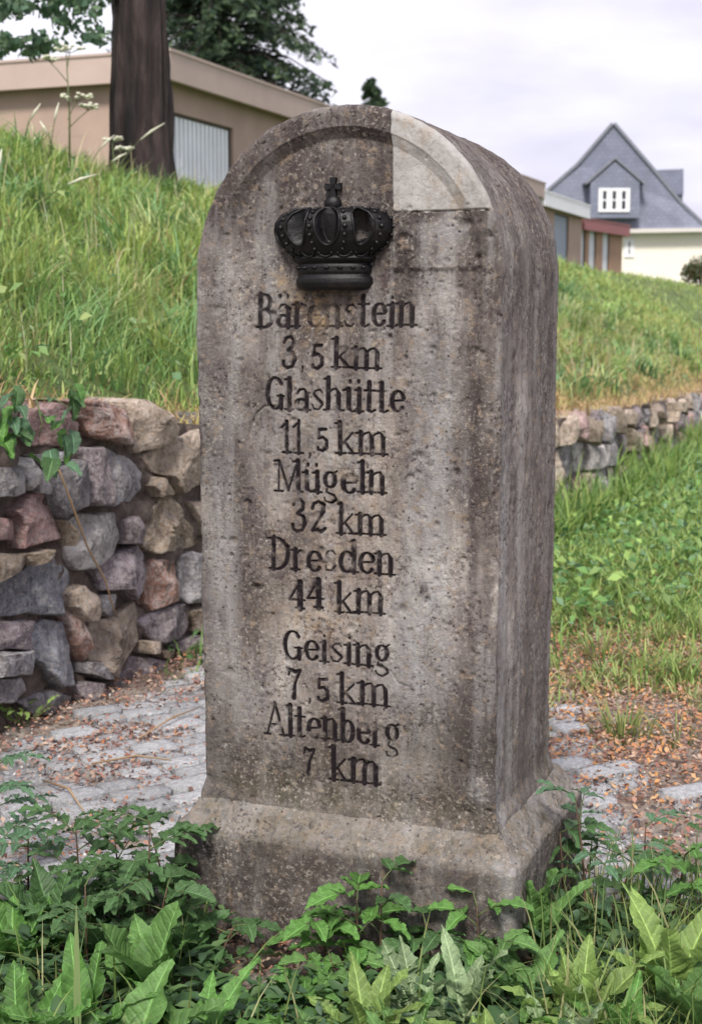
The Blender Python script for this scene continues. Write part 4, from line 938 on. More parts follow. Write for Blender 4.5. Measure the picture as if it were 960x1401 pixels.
# ------------------------------------------------------------------ leaves
def leaf_mesh(kind, mat, seed=0, bend=.5):
    r = random.Random(seed); nl = 26; V = []; Fc = []; vn = []
    cols = (-1, -.62, -.1, 0, .1, .62, 1)
    for i in range(nl + 1):
        t = i / nl
        if kind == 'dock': wd = .155 * math.sin(math.pi * t ** .78) ** .8
        elif kind == 'broad': wd = .25 * math.sin(math.pi * min(1, t ** .72)) ** .75
        elif kind == 'dandelion': wd = .15 * math.sin(math.pi * t ** .85) ** .7 * (.6 + .4 * (1 - ((t * 6.2) % 1)) ** 1.5)
        elif kind == 'serrate': wd = .31 * math.sin(math.pi * t ** .68) ** .8 * (1 - .09 * (i % 2))
        else: wd = .19 * math.sin(math.pi * t ** .85) ** .85 * (1 - .06 * (i % 2))
        if t == 0: wd = .012
        stalk = .0
        y = t; z = -bend * t * t * .5; wv = (.045 * math.sin(t * 17 + seed) + .03 * r.uniform(-1, 1)) * min(1, t * 4); wd *= r.uniform(.93, 1.07)
        for c in cols:
            zz = z + abs(c) * wd * .45 + wv * abs(c) ** 2 * (1 if c > 0 else -.8)
            zz += .004 * (1 if i % 2 else -1) * abs(c) * (1 - abs(c)) * 2
            V.append((c * wd, y, zz)); vn.append(1.0 if abs(c) < .05 else 0)
    m = len(cols)
    for i in range(nl):
        for j in range(m - 1): a = i * m + j; Fc.append((a, a + 1, a + m + 1, a + m))
    me = mesh(kind + '_leaf', V, Fc, mat, True)
    at = me.attributes.new('vein', 'FLOAT', 'POINT'); at.data.foreach_set('value', vn); return me
LM = {}
def lm(kind, matk, bend):
    k = (kind, matk, bend, random.randrange(3))
    if k not in LM: LM[k] = leaf_mesh(kind, LEAF[matk], k[3] * 7 + 1, bend)
    return LM[k]
def put_leaf(parent, loc, az, el, roll, L_, kind, matk, bend=.5, name='leaf'):
    roll += pl.uniform(-.25, .25)
    o = link(name, lm(kind, matk, bend), parent)
    o.rotation_mode = 'QUATERNION'
    d = Vector((math.cos(az) * math.cos(el), math.sin(az) * math.cos(el), math.sin(el)))
    side = Vector((math.sin(az), -math.cos(az), 0)); up = side.cross(d)
    q = Matrix((side, d, up)).transposed().to_quaternion(); o.rotation_quaternion = q @ Matrix.Rotation(roll, 3, 'Y').to_quaternion()
    o.location = loc; o.scale = (L_, L_, L_); return o
pl = random.Random(77)
def rosette(px, py, n, L_, kind, matk, label, cat='weed', spread=(0, 360), el=(35, 80), Y=None, group='broad-leaved weeds in front of the milestone', wide=1.0):
    g0 = at_z(px, py, 0); root = empty('broad_leaved_weed', (g0.x, g0.y, max(0, hz(g0.x, g0.y)) - .005)); tag(root, label, cat, group)
    b = MB()
    for i in range(n):
        a = R(spread[0] + (spread[1] - spread[0]) * (i + pl.uniform(.1, .9)) / n); e = R(pl.uniform(*el)); l_ = L_ * pl.uniform(.65, 1.1)
        st = l_ * .22; p0 = Vector((math.cos(a) * .008, math.sin(a) * .008, 0)); p1 = p0 + Vector((math.cos(a) * math.cos(e + .15), math.sin(a) * math.cos(e + .15), math.sin(min(e + .15, 1.5)))) * st
        b.tube([p0, p1], [.0026, .0016], 5); o = put_leaf(root, p1, a, e, pl.uniform(-.4, .4), l_, kind, matk, pl.choice((.3, .7, 1.1)))
        o.scale = (l_ * wide * pl.uniform(.85, 1.15), l_, l_)
    b.build('leaf_stalks', M['stem'], root, True); return root
def pinnate(root, base, az, el, L_, npair, lk='ovate', matk='dark', ls=.055):
    """compound leaf: rachis with leaflets"""
    b = MB(); d = Vector((math.cos(az) * math.cos(el), math.sin(az) * math.cos(el), math.sin(el))); pts = [Vector(base) + d * L_ * f + Vector((0, 0, -L_ * .25 * f * f)) for f in np.linspace(0, 1, 6)]
    b.tube(pts, [.0016, .0014, .0012, .001, .0009, .0007], 5); rc_ = b.build('compound_leaf', M['stem'], root, True)
    for i in range(npair):
        f = .3 + .62 * i / max(1, npair - 1) if npair > 1 else .6; k = f * 5; j = int(min(4, k)); p = pts[j].lerp(pts[j + 1], k - j)
        for s in (-1, 1): put_leaf(rc_, p, az + s * R(62) + pl.uniform(-.15, .15), el * .4 + pl.uniform(-.3, .2), pl.uniform(-.3, .3), ls * pl.uniform(.8, 1.15) * (1 - .25 * f), lk, matk, pl.choice((.3, .7)), 'leaflet')
    put_leaf(rc_, pts[-1], az, el * .3 - .2, pl.uniform(-.2, .2), ls * pl.uniform(.9, 1.15), lk, matk, .3, 'leaflet')
def shrubby(px, py, h, nl_, label, lk='ovate', matk='dark', L_=.10, ls=.045, npair=3, lean=(0, 0), spread=(0, 360), name='seedling', cat='seedling', group='leafy seedlings around the base', stem='redstem'):
    g0 = at_z(px, py, 0); root = empty(name, (g0.x, g0.y, max(0, hz(g0.x, g0.y)) - .005)); tag(root, label, cat, group)
    pts = [Vector((lean[0] * f * f, lean[1] * f * f, h * f)) for f in np.linspace(0, 1, 7)]
    b = MB(); b.tube(pts, list(np.linspace(.0028, .0012, 7)), 6); b.build('stem', M[stem], root, True)
    for i in range(nl_):
        f = .22 + .78 * i / max(1, nl_ - 1); k = f * 6; j = int(min(5, k)); p = pts[j].lerp(pts[j + 1], k - j)
        a = R(spread[0]) + (R(spread[1] - spread[0])) * ((i * .382 + pl.uniform(-.08, .08)) % 1); pinnate(root, p, a, R(pl.uniform(15, 50)), L_ * (1.1 - .45 * f), npair, lk, matk, ls)
    return root
# --- hero plants in front: (x, y of the base in the photo, leaves, length, leaf kind, colour, label)
ROS = [
 (30, 1470, 7, .17, 'dandelion', 'fresh', 'lush toothed weed in the bottom left corner', {}),
 (120, 1450, 7, .16, 'dock', 'fresh', 'bright green dock at the bottom edge left of centre', {}),
 (205, 1390, 6, .17, 'broad', 'dock', 'broad crinkled dock leaves left of the plinth at the bottom', {'el': (55, 85)}),
 (270, 1460, 7, .15, 'dandelion', 'fresh', 'toothed green weed beneath the left plinth corner', {}),
 (70, 1300, 6, .16, 'broad', 'dark', 'tall dark dock standing before the pale setts on the left', {'el': (60, 88)}),
 (20, 1330, 6, .13, 'serrate', 'fresh', 'leafy nettle-like weed at the left edge', {}),
 (150, 1330, 6, .11, 'broad', 'dark', 'low dark weed between the tall dock and the plinth', {}),
 (245, 1330, 6, .11, 'serrate', 'dark', 'dark serrated weed touching the left plinth corner', {}),
 (330, 1400, 7, .13, 'broad', 'dock', 'round-leaved weed under the left half of the plinth', {'el': (15, 55)}),
 (360, 1480, 7, .14, 'dandelion', 'fresh', 'toothed rosette at the bottom edge below the crown', {}),
 (420, 1370, 6, .09, 'broad', 'fresh', 'small weed sprouting through bare litter before the plinth', {'el': (20, 60)}),
 (500, 1450, 6, .16, 'dock', 'lime', 'pale green dock in the middle of the bottom edge', {'el': (55, 85)}),
 (440, 1460, 6, .11, 'dock', 'dock', 'small dock beside the pale dock at the bottom middle', {}),
 (570, 1400, 6, .15, 'dandelion', 'silver', 'dusty grey toothed rosette before the right of the plinth', {'el': (45, 80)}),
 (630, 1420, 7, .17, 'dock', 'silver', 'dusty upright dock leaves in front of the plinth corner', {'el': (55, 85)}),
 (660, 1480, 6, .15, 'broad', 'lime', 'broad yellow-green leaves at the bottom right of centre', {'el': (45, 80)}),
 (720, 1390, 6, .15, 'dock', 'dock', 'long dock leaves leaning out beside the plinth corner', {'el': (35, 80)}),
 (735, 1320, 4, .17, 'dock', 'dock', 'tall single dock leaf standing against the plinth side', {'el': (78, 89)}),
 (790, 1430, 7, .18, 'dock', 'lime', 'large pale dock clump at the bottom right', {'el': (50, 82)}),
 (850, 1470, 7, .15, 'dock', 'fresh', 'green dock under the tall pale leaf on the right', {}),
 (915, 1400, 6, .19, 'dock', 'lime', 'tallest pale dock at the right edge', {'el': (65, 86)}),
 (960, 1450, 6, .16, 'broad', 'dock', 'broad weed cut by the bottom right corner', {}),
 (820, 1280, 6, .11, 'broad', 'dark', 'dark low leaves before the setts right of the plinth', {'el': (15, 50)}),
 (750, 1480, 6, .15, 'dandelion', 'silver', 'greyish rosette at the bottom edge right of centre', {}),
 (180, 1480, 6, .15, 'broad', 'dock', 'low broad-leaved weed at the bottom edge between two docks', {}),
 (560, 1490, 6, .15, 'dandelion', 'dock', 'mid green toothed weed at the bottom edge under the plinth middle', {}),
]
for (px, py, n_, L_, k_n, mk, lab, kw) in ROS: rosette(px, py, n_ + 3, L_ * (.74 if 290 < px < 700 else .9), k_n, mk, lab, wide=1.05, **kw)
shrubby(205, 1310, .24, 5, 'rowan-like seedling with many leaflets left of the plinth', 'ovate', 'dark', .15, .05, 4, (.0, .03))
shrubby(120, 1340, .17, 4, 'shorter leafy seedling among the left docks', 'ovate', 'dark', .13, .05, 3)
shrubby(-5, 1190, .22, 5, 'fern-like seedling cut by the left edge over the setts', 'ovate', 'blue', .12, .05, 4, spread=(-70, 70))
shrubby(800, 1275, .25, 5, 'tall seedling with blue-green leaflets right of the plinth', 'ovate', 'blue', .12, .048, 2, (-.02, .02))
shrubby(880, 1215, .13, 4, 'small blue-green seedling on the setts at the right', 'ovate', 'blue', .09, .05, 2)
shrubby(950, 1230, .13, 4, 'bushy little seedling at the right edge', 'ovate', 'dark', .1, .05, 2)
for (px, py, h_, n_, lab, lk_, mk, L2, ls_, np_) in (
 (110, 1255, .20, 6, 'dark seedling with broad leaflets between tall dock and setts', 'ovate', 'dark', .12, .06, 3),
 (165, 1250, .16, 6, 'low dark seedling in front of the lower setts', 'ovate', 'dark', .1, .055, 2),
 (230, 1275, .20, 7, 'dark seedling pressed to the left side of the plinth', 'serrate', 'dark', .1, .06, 2),
 (40, 1240, .15, 6, 'bluish seedling standing on the setts at the left', 'ovate', 'blue', .1, .05, 3),
 (300, 1330, .08, 6, 'short dark sprig under the left part of the plinth', 'serrate', 'dark', .07, .05, 1),
 (770, 1260, .17, 6, 'dark leafy sprig close to the right side of the plinth', 'serrate', 'dark', .09, .055, 2),
 (850, 1250, .12, 6, 'spreading dark sprig beneath the small right seedling', 'ovate', 'dark', .12, .06, 2),
 (925, 1280, .16, 6, 'green sprig behind the tallest pale dock', 'serrate', 'fresh', .09, .055, 2),
 (400, 1395, .06, 7, 'low green sprig in the bare litter before the plinth', 'serrate', 'fresh', .06, .045, 1),
 (690, 1370, .10, 6, 'green sprig directly below the front plinth corner', 'serrate', 'dock', .07, .05, 1)):
    shrubby(px, py, h_, n_, lab, lk_, mk, L2, ls_, np_, (pl.uniform(-.03, .03), pl.uniform(-.02, .02)))
BR = dict(name='bramble_sprout', cat='bramble', group='bramble sprouts before the plinth')
for (px, py, h_, nl_, lab, mk, ls_) in (
 (490, 1340, .15, 8, 'bright bramble-like sprout in front of the plinth middle', 'fresh', .058),
 (445, 1345, .11, 8, 'lower bramble-like sprout left of the bright one', 'fresh', .054),
 (465, 1365, .07, 7, 'lowest bramble-like sprout just under the bright one', 'dock', .05),
 (590, 1345, .11, 7, 'bramble-like sprout spreading before the right of the plinth', 'dark', .056),
 (655, 1345, .14, 7, 'bramble-like sprout reaching up at the plinth corner', 'fresh', .054),
 (520, 1342, .18, 4, 'slender sprout with few leaves against the plinth', 'dark', .05),
 (625, 1365, .08, 6, 'dark low bramble-like sprout near the plinth corner', 'dark', .055),
 (215, 1325, .15, 7, 'leafy dark bramble-like sprout at the left plinth edge', 'dark', .06),
 (170, 1300, .17, 6, 'bramble-like sprout between the seedlings on the left', 'dark', .06)):
    shrubby(px, py, h_, nl_, lab, 'serrate', mk, .075, ls_, 1, (pl.uniform(-.02, .02), 0), **BR)
# creeper hanging over the left end of the wall
c0 = wall_hit(15, 545); cr = empty('wall_creeper', (float(wall_x(c0[0])) + .08, c0[0] - .05, c0[1])); tag(cr, 'green creeper hanging over the top left stones of the wall', 'creeper')
b = MB(); b.tube([(0, 0, .0), (.02, -.03, -.06), (.0, -.04, -.16)], [.003, .002, .001], 5); b.tube([(0, 0, 0), (.06, -.03, .0), (.12, -.02, -.04)], [.003, .002, .001], 5); b.build('stem', M['stem'], cr, True)
for i in range(30):
    f = pl.random(); put_leaf(cr, (pl.uniform(-.12, .13), pl.uniform(-.09, .0), pl.uniform(-.17, .05)), pl.uniform(-2.6, -.4), pl.uniform(-1.2, .3), pl.uniform(-.4, .4), pl.uniform(.05, .085), 'serrate', pl.choice(('dark', 'blue', 'fresh')), .7)
# small plants at the wall foot
def sprig(px, py, n_, label, matk='dark', ls=.03, h=.05, spreadr=.06, name='sprig'):
    g0 = at_z(px, py, 0); root = empty(name, (g0.x, g0.y, hz(g0.x, g0.y) - .004)); tag(root, label, 'small plant', 'small plants at the wall foot')
    b = MB()
    for i in range(n_):
        a = pl.uniform(0, 6.28); r_ = pl.uniform(.2, 1) * spreadr; p = Vector((math.cos(a) * r_, math.sin(a) * r_, h * pl.uniform(.3, 1))); b.tube([(0, 0, 0), p * .6, p], .0011, 4); put_leaf(root, p, a + pl.uniform(-.6, .6), pl.uniform(-.2, .8), pl.uniform(-.4, .4), ls * pl.uniform(.7, 1.3), 'ovate', matk, .3)
    b.build('stems', M['stem'], root, True)
sprig(240, 898, 16, 'small green sprig at the wall foot beside the milestone', 'dark', .05, .09, .09)
sprig(30, 990, 22, 'yellow-green tuft under the lowest stones at the left', 'lime', .035, .07, .09)
sprig(12, 930, 12, 'sprig growing beside the left stones of the wall', 'fresh', .05, .14, .05)
sprig(800, 690, 12, 'leafy sprig at the foot of the wall right of the milestone', 'fresh', .08, .2, .1)
# dry creeping stem over the wall face
P = [wall_hit(x, y) for x, y in ((38, 622), (55, 665), (72, 710), (85, 745), (110, 790), (123, 832), (128, 840))]
b = MB(); b.tube([Vector((float(wall_x(t)), t, z)) + frame_at(t)[2] * .085 for t, z in P], [.0035, .003, .004, .003, .003, .002, .001], 6); tag(b.build('dry_stem', M['dry'], None, True), 'thin orange dry stem trailing down the wall face', 'dry stem')
for i, (x0, y0, x1, y1, lab) in enumerate(((190, 1010, 272, 968, 'pale dry stalk slanting in the litter left of the shaft'), (125, 1045, 235, 1040, 'thin twig lying level across the left setts'), (60, 1068, 115, 1110, 'short twig on the lower left setts'), (790, 1205, 815, 1250, 'reddish stalk behind the right-hand weeds'))):
    a, c = at_z(x0, y0, .018), at_z(x1, y1, .03); m_ = a.lerp(c, .5) + Vector((.01, .015, .012)); b = MB(); b.tube([a, m_, c], [.0022, .0028, .0014], 5); tag(b.build('twig', M['dry'], None, True), lab, 'twig', 'twigs on the paving')
# grass tufts in the litter on the right
for (px, py, n_, h_, lab) in ((850, 1005, 80, .11, 'green grass tuft in the middle of the orange litter'), (930, 930, 70, .12, 'grass tuft at the right edge of the litter'), (900, 880, 60, .11, 'leafy tuft between litter and verge'), (820, 900, 60, .12, 'grass tuft close behind the milestone edge'), (925, 1010, 30, .09, 'sparse tuft beside a pinkish stalk'), (960, 870, 60, .13, 'tuft at the right border near the verge'), (870, 830, 70, .13, 'dense tuft where the verge begins'), (775, 860, 40, .09, 'low tuft hugging the milestone outline'), (700, 1010, 30, .08, 'tuft hidden just behind the milestone')):
    g0 = at_z(px, py, 0); n = n_; x = g0.x + rng.normal(0, .035, n); y = g0.y + rng.normal(0, .04, n)
    az = np.arctan2(y - g0.y, x - g0.x); o = blades('blades', x - g0.x, y - g0.y, x * 0, h_ * rng.uniform(.5, 1.2, n), rng.uniform(.003, .006, n), rng.uniform(.2, .9, n), pick(np.array([(.16, .24, .07), (.24, .30, .09), (.30, .33, .12)]), n), az, kind=None)
    rt = empty('grass_tuft', (g0.x, g0.y, hz(g0.x, g0.y))); o.parent = rt; o['kind'] = 'stuff'; tag(rt, lab, 'grass tuft', 'grass tufts in the leaf litter')
n = 17000; y = 3.6 + 2.2 * rng.random(n); x = .25 + 1.7 * rng.random(n); k = fbm(x * 3.2, y * 3.2, 44, 3) > .3 - .4 * sstep(3.7, 5.2, y) + .3 * (rng.random(n) - .5); x, y = x[k], y[k]; n = len(x)
blades('path_grass', x, y, height(x, y), .06 * rng.uniform(.3, 1.5, n), rng.uniform(.003, .007, n), rng.uniform(.2, 1.2, n), pick(np.array([(.22, .33, .09), (.32, .40, .14), (.40, .38, .18)]), n), label='sparse young grass coming up through the leaf litter', cat='grass')
# fine grass among the weeds, mostly to the right of the plinth
def region_pts(n, px0, px1, py0, py1):
    a = rng.uniform(px0, px1, n); b_ = rng.uniform(py0, py1, n); P = np.array([at_z(i, j, 0)[:2] for i, j in zip(a, b_)]); k = ~np.array([inside_stone(p[0], p[1], .004) for p in P]); return P[k, 0], P[k, 1]
xa, ya = region_pts(1000, 735, 1010, 1215, 1520); xb, yb_ = region_pts(160, -40, 300, 1270, 1520); xc_, yc_ = region_pts(60, 300, 720, 1340, 1520)
x = np.concatenate([xa, xb, xc_]); y = np.concatenate([ya, yb_, yc_]); n = len(x)
blades('foreground_grass', x, y, x * 0 - .005, rng.uniform(.05, .2, n), rng.uniform(.0018, .0045, n), rng.uniform(.1, .9, n), pick(np.array([(.15, .23, .06), (.23, .30, .09), (.10, .18, .05), (.32, .32, .15)]), n), label='thin grass blades among the foreground weeds', cat='grass')
b = MB(); g0 = at_z(108, 1460, 0); b.v = []; 
o = blades('tall_grass', np.array([0.]), np.array([0.]), np.array([0.]), np.array([.27]), np.array([.011]), np.array([.05]), np.array([(.26, .36, .14)]), kind=None); o.location = g0; tag(o, 'single tall pale grass blade at the lower left', 'grass blade')
# undergrowth, its greens darkened to paint in the shade under the leaves
def small_leaves(name, x, y, z, size, colr, tilt, mat, label, cat):
    T_ = np.array([(0, 0, 0), (-.16, .22, .05), (0, .25, 0), (.16, .22, .05), (-.27, .5, .09), (0, .5, -.01), (.27, .5, .09), (-.19, .78, .03), (0, .78, -.05), (.19, .78, .03), (0, 1.05, -.12)])
    TQ = np.array([(1, 4, 5, 2), (2, 5, 6, 3), (4, 7, 8, 5), (5, 8, 9, 6)]); TT_ = np.array([(0, 1, 2), (0, 2, 3), (7, 10, 8), (8, 10, 9)])
    n = len(x); az = rng.uniform(0, 2 * np.pi, n); el = rng.uniform(-.2, tilt, n); ro = rng.uniform(-.6, .6, n)
    d = np.stack([np.cos(az) * np.cos(el), np.sin(az) * np.cos(el), np.sin(el)], 1); sd_ = np.stack([np.sin(az), -np.cos(az), az * 0], 1); up = np.cross(sd_, d)
    s2 = sd_ * np.cos(ro)[:, None] + up * np.sin(ro)[:, None]; u2 = np.cross(s2, d)
    V = (T_[None, :, 0:1] * s2[:, None] + T_[None, :, 1:2] * d[:, None] + T_[None, :, 2:3] * u2[:, None]) * size[:, None, None] + np.stack([x, y, z], 1)[:, None]
    i = np.arange(n)[:, None, None] * 11
    o = link(name, np_mesh(name, V.reshape(-1, 3), [(i + TQ[None]).reshape(-1, 4), (i + TT_[None]).reshape(-1, 3)], mat, {'col': np.repeat(colr[:, None], 11, 1).reshape(-1, 3)})); o['kind'] = 'stuff'; o['label'] = label; o['category'] = cat
    return o
xa, ya = region_pts(2300, -60, 300, 1235, 1540); xb, yb_ = region_pts(1500, 300, 740, 1375, 1560); xc_, yc_ = region_pts(1500, 735, 1020, 1265, 1560)
x = np.concatenate([xa, xb, xc_]); y = np.concatenate([ya, yb_, yc_]); n = len(x)
small_leaves('undergrowth', x, y, .006 + .06 * rng.random(n) ** 1.3, rng.uniform(.018, .045, n), pick(.75 * np.array([(.08, .17, .06), (.11, .22, .08), (.06, .13, .05), (.16, .27, .10), (.11, .2, .11)]), n), .8, M['grass'], 'low dark undergrowth filling the gaps between foreground weeds', 'undergrowth')

# ------------------------------------------------------------------ tall flowering weeds on the bank crest
def bank_at(px, Y): x = (px - 480) / F * Y / (cp) * 1.0; return x
def cow_parsley(px, Y, h, label, heads):
    x = (px - 480) / F * Y * 1.01; root = empty('cow_parsley', (x, Y, hz(x, Y) - .02)); tag(root, label, 'wildflower', 'tall flowering weeds on the bank')
    b = MB(); b.tube([(0, 0, 0), (.01, 0, h * .5), (0, 0, h)], [.007, .006, .003], 6); b.build('stem', M['stem'], root, True)
    for (dx, f, s) in heads:
        b = MB(); b2 = MB(); c = Vector((dx, 0, h * f))
        if abs(dx) > .01: b2.tube([(0, 0, h * (f - .14)), (dx * .6, 0, h * (f - .05)), c], .003, 5)
        for i in range(16):
            a = pl.uniform(0, 6.28); r_ = s * pl.random() ** .5; p = c + Vector((math.cos(a) * r_, math.sin(a) * r_, .02 + pl.uniform(0, .02))); b.ball(p, .015, 5, 4, (1, 1, .6)); b2.tube([c, p], .0012, 3)
        b.build('flower_head', M['umbel'], root, True)['kind'] = 'stuff'; b2.build('flower_stalk', M['stem'], root, True)
cow_parsley(107, 9.0, .74, 'tall cow parsley with cream flower heads before the garage wall', [(0.02, 1, .09), (.05, .62, .10), (-.09, .92, .05), (.12, .55, .06)])
cow_parsley(165, 10.0, .32, 'short cow parsley at the foot of the tree trunk', [(.0, 1, .07), (.08, .8, .06)])
def seed_grass(px, Y, h, lean, label):
    x = (px - 480) / F * Y; root = empty('seeding_grass', (x, Y, hz(x, Y) - .02)); tag(root, label, 'tall grass', 'seeding grass stalks on the bank')
    pts = [Vector((lean * f * f, 0, h * (f - .25 * abs(lean) / h * f * f))) for f in np.linspace(0, 1, 8)]
    b = MB(); b.tube(pts, [.003] * 5 + [.002] * 3, 5); b.build('stalk', M['stem'], root, True); b = MB(); b.tube(pts[5:], [.004, .008, .002], 6); b.build('seed_head', M['umbel'], root, True)
for (px, Y, h, lean, lab) in ((165, 9.6, .5, .32, 'arching grass stalk crossing the trunk'), (78, 8.8, .42, .06, 'upright seeding grass left of the cow parsley'), (88, 9.0, .34, -.1, 'seeding grass bending left beside the cow parsley'), (125, 9.0, .36, .18, 'seeding grass bending right beside the cow parsley'), (40, 8.8, .36, .12, 'seeding grass near the left edge of the bank'), (140, 9.8, .28, .2, 'short arching grass before the trunk base'), (60, 7.5, .3, .3, 'whitish grass head drooping on the upper bank'), (5, 6.8, .34, .03, 'pale upright grass head at the left edge')):
    seed_grass(px, Y, h, lean, lab)

# ------------------------------------------------------------------ trees
def leaf_cloud(n, centres, radii, size, pal, squash=1.0, tilt=1.2, aspect=.6):
    c = np.array(centres); r = np.array(radii); idx = rng.integers(0, len(c), n); d = rng.normal(size=(n, 3)); d /= np.linalg.norm(d, axis=1)[:, None]; rr2 = rng.random(n) ** .45
    P = c[idx] + d * (r[idx] * rr2)[:, None] * np.array([1, 1, squash]); return P
def crown_mesh(name, P, size, colr, parent, tilt=1.2, aspect=.6, droop=None):
    n = len(P); az = rng.uniform(0, 2 * np.pi, n); el = rng.uniform(-tilt, tilt, n); ro = rng.uniform(-tilt, tilt, n)
    a = np.stack([np.cos(az) * np.cos(el), np.sin(az) * np.cos(el), np.sin(el)], 1); b_ = np.cross(a, rng.normal(size=(n, 3))); b_ /= np.linalg.norm(b_, axis=1)[:, None]
    s = size[:, None]; V = np.stack([P - a * s * .5, P + b_ * s * aspect * .5, P + a * s * .5, P - b_ * s * aspect * .5], 1); i = np.arange(n)[:, None] * 4
    return link(name, np_mesh(name, V.reshape(-1, 3), [i + np.array([[0, 1, 2, 3]])], M['grass'], {'col': np.repeat(colr[:, None], 4, 1).reshape(-1, 3)}, smooth=False), parent)
def trunk(parent, h, r0, seed, flare=.45, rings=90, nseg=56, lean=0):
    th = np.linspace(0, 2 * np.pi, nseg + 1); zz = np.linspace(-.25, h, rings); TT, ZZ = np.meshgrid(th, zz)
    r = r0 * (1 - .45 * np.clip(ZZ, 0, None) / h) * (1 + flare * np.exp(-np.clip(ZZ + .1, 0, None) / .35)); X_, Y_ = np.cos(TT), np.sin(TT)
    r = r * (1 + .10 * fbm(X_ * 1.3 + seed, Y_ * 1.3, ZZ * .5, 2)) + r0 * .22 * (fbm(X_ * 6, Y_ * 6, ZZ * .9, 3))
    V = np.stack([X_ * r + lean * ZZ, Y_ * r, ZZ], -1).reshape(-1, 3); return link('trunk', np_mesh('trunk', V, [grid_faces(rings, nseg + 1)], M['bark']), parent)
tx, ty = (201 - 480) / F * 10.6, 10.6; tr_ = empty('roadside_tree', (tx, ty, hz(tx, ty) - .02)); tag(tr_, 'dark rough-barked tree on the bank crest in front of the garages', 'tree')
trunk(tr_, 8.5, .187, 3, .42)
b = MB()
for (p, q, r_) in (((0, 0, 3.0), (-1.6, -.6, 3.5), .06), ((0, 0, 3.6), (-2.4, .8, 4.6), .07), ((0, 0, 4.4), (1.9, -.3, 5.8), .07), ((0, 0, 5.2), (-1.1, -1.2, 7.2), .06), ((0, 0, 6), (1, 1.2, 8), .05), ((0, 0, 7), (-.8, .6, 9), .05)):
    p, q = Vector(p), Vector(q); m_ = p.lerp(q, .5) + Vector((0, 0, .15)); b.tube([p, m_, q], [r_, r_ * .7, r_ * .3], 7)
for (q) in ((-1.1, -.7, 2.55), (-1.7, -.6, 2.35), (-.5, -.8, 2.75), (-2.0, -.5, 2.5)): b.tube([(-.9, -.35, 3.3), Vector(q) + Vector((.1, 0, .35)), q], [.025, .014, .006], 5)
b.build('limbs', M['bark'], tr_, True)
ce = [(-1.9, -.3, 3.6), (-2.8, .6, 4.7), (-1.2, -.5, 4.1), (1.9, -.3, 5.9), (-1.1, -1.2, 7.1), (1, 1.2, 8), (0, 0, 8.8), (-.8, .6, 8.6), (.3, -.4, 6.6)]; ra = [.55, .9, .5, 1.2, 1.2, 1.2, 1.3, 1.2, 1.0]
P1 = leaf_cloud(7000, ce, ra, 0, None); 
sprays = []
for i in range(46):                 # drooping leaf sprays that show at the top left of the picture
    c = np.array((pl.uniform(-1.75, .0), pl.uniform(-1.0, -.2), 0)); c[2] = pl.uniform(1.05, 1.45) + (.12 if c[0] > -.8 else 0); c = c + np.array([0, 0, hz(tx, ty) * 0]); sprays.append(c)
# sprays: choose targets in the sky corner of the photograph at 9.8-10.4 m
sprays = []
for i in range(60):
    px, py = pl.uniform(-30, 150), pl.uniform(-40, 72)
    if py > 74 - px * .18 or (px > 100 and 10 < py < 36 and pl.random() < .7) or (40 < px < 90 and 28 < py < 44): continue
    q = at_y(px, py, pl.uniform(9.7, 10.5)); sprays.append([q.x - tx, q.y - ty, q.z - hz(tx, ty)])
P2 = leaf_cloud(1500, sprays, [.10] * len(sprays), 0, None, .6)
P = np.vstack([P1, P2]); crown_mesh('crown', P, np.concatenate([rng.uniform(.05, .1, len(P1)), rng.uniform(.045, .085, len(P2))]), pick(np.array([(.11, .19, .12), (.08, .15, .09), (.15, .23, .13)]), len(P)), tr_)
def conifer(px, Y, ztop, r0, z0, label, n, zt_r=.02, name='conifer_tree', droop=.35, seed=0, size=.2):
    x = (px - 480) / F * Y; base = 2.0; root = empty(name, (x, Y, base)); tag(root, label, 'conifer', None)
    H = ztop - base; b = MB(); b.tube([(0, 0, -.3), (0, 0, H * .5), (0, 0, H * .97)], [.02 * H, .012 * H, .02], 8); 
    r = random.Random(seed); P = []; 
    nb = int(n / 90)
    for i in range(nb):
        f = r.uniform(z0, 1) ; z = H * f; L_ = r0 * (1 - f) ** .75 * r.uniform(.55, 1.12) + .1; a = r.uniform(0, 6.283)
        b.tube([(0, 0, z), (math.cos(a) * L_ * .6, math.sin(a) * L_ * .6, z - L_ * .05), (math.cos(a) * L_, math.sin(a) * L_, z - L_ * droop)], [.02 + .01 * L_, .015, .005], 4)
        m = 90; g = rng.random(m) ** .7; w_ = rng.normal(0, .13, m) * L_ * (1.1 - g) + rng.normal(0, .05, m)
        P.append(np.stack([math.cos(a) * L_ * g - math.sin(a) * w_, math.sin(a) * L_ * g + math.cos(a) * w_, z - droop * L_ * g ** 2 - np.abs(rng.normal(0, .10, m)) * (.5 + .5 * min(1, L_ / 2))], 1))
    b.build('trunk', M['bark'], root, True); P = np.vstack(P)
    crown_mesh('crown', P, size * rng.uniform(.5, 1.2, len(P)), pick(np.array([(.06, .10, .06), (.09, .14, .075), (.12, .18, .09), (.045, .08, .055)]), len(P)), root, 1.0, .35)
conifer(305, 34, 15.0, 3.6, .12, 'large dark larch-like tree rising behind the garage roof', 60000, size=.24, seed=2, droop=.3)
conifer(507, 80, 13.7, 4.6, .3, 'tip of a distant spruce above the top of the milestone', 11000, size=.45, seed=5, droop=.25)

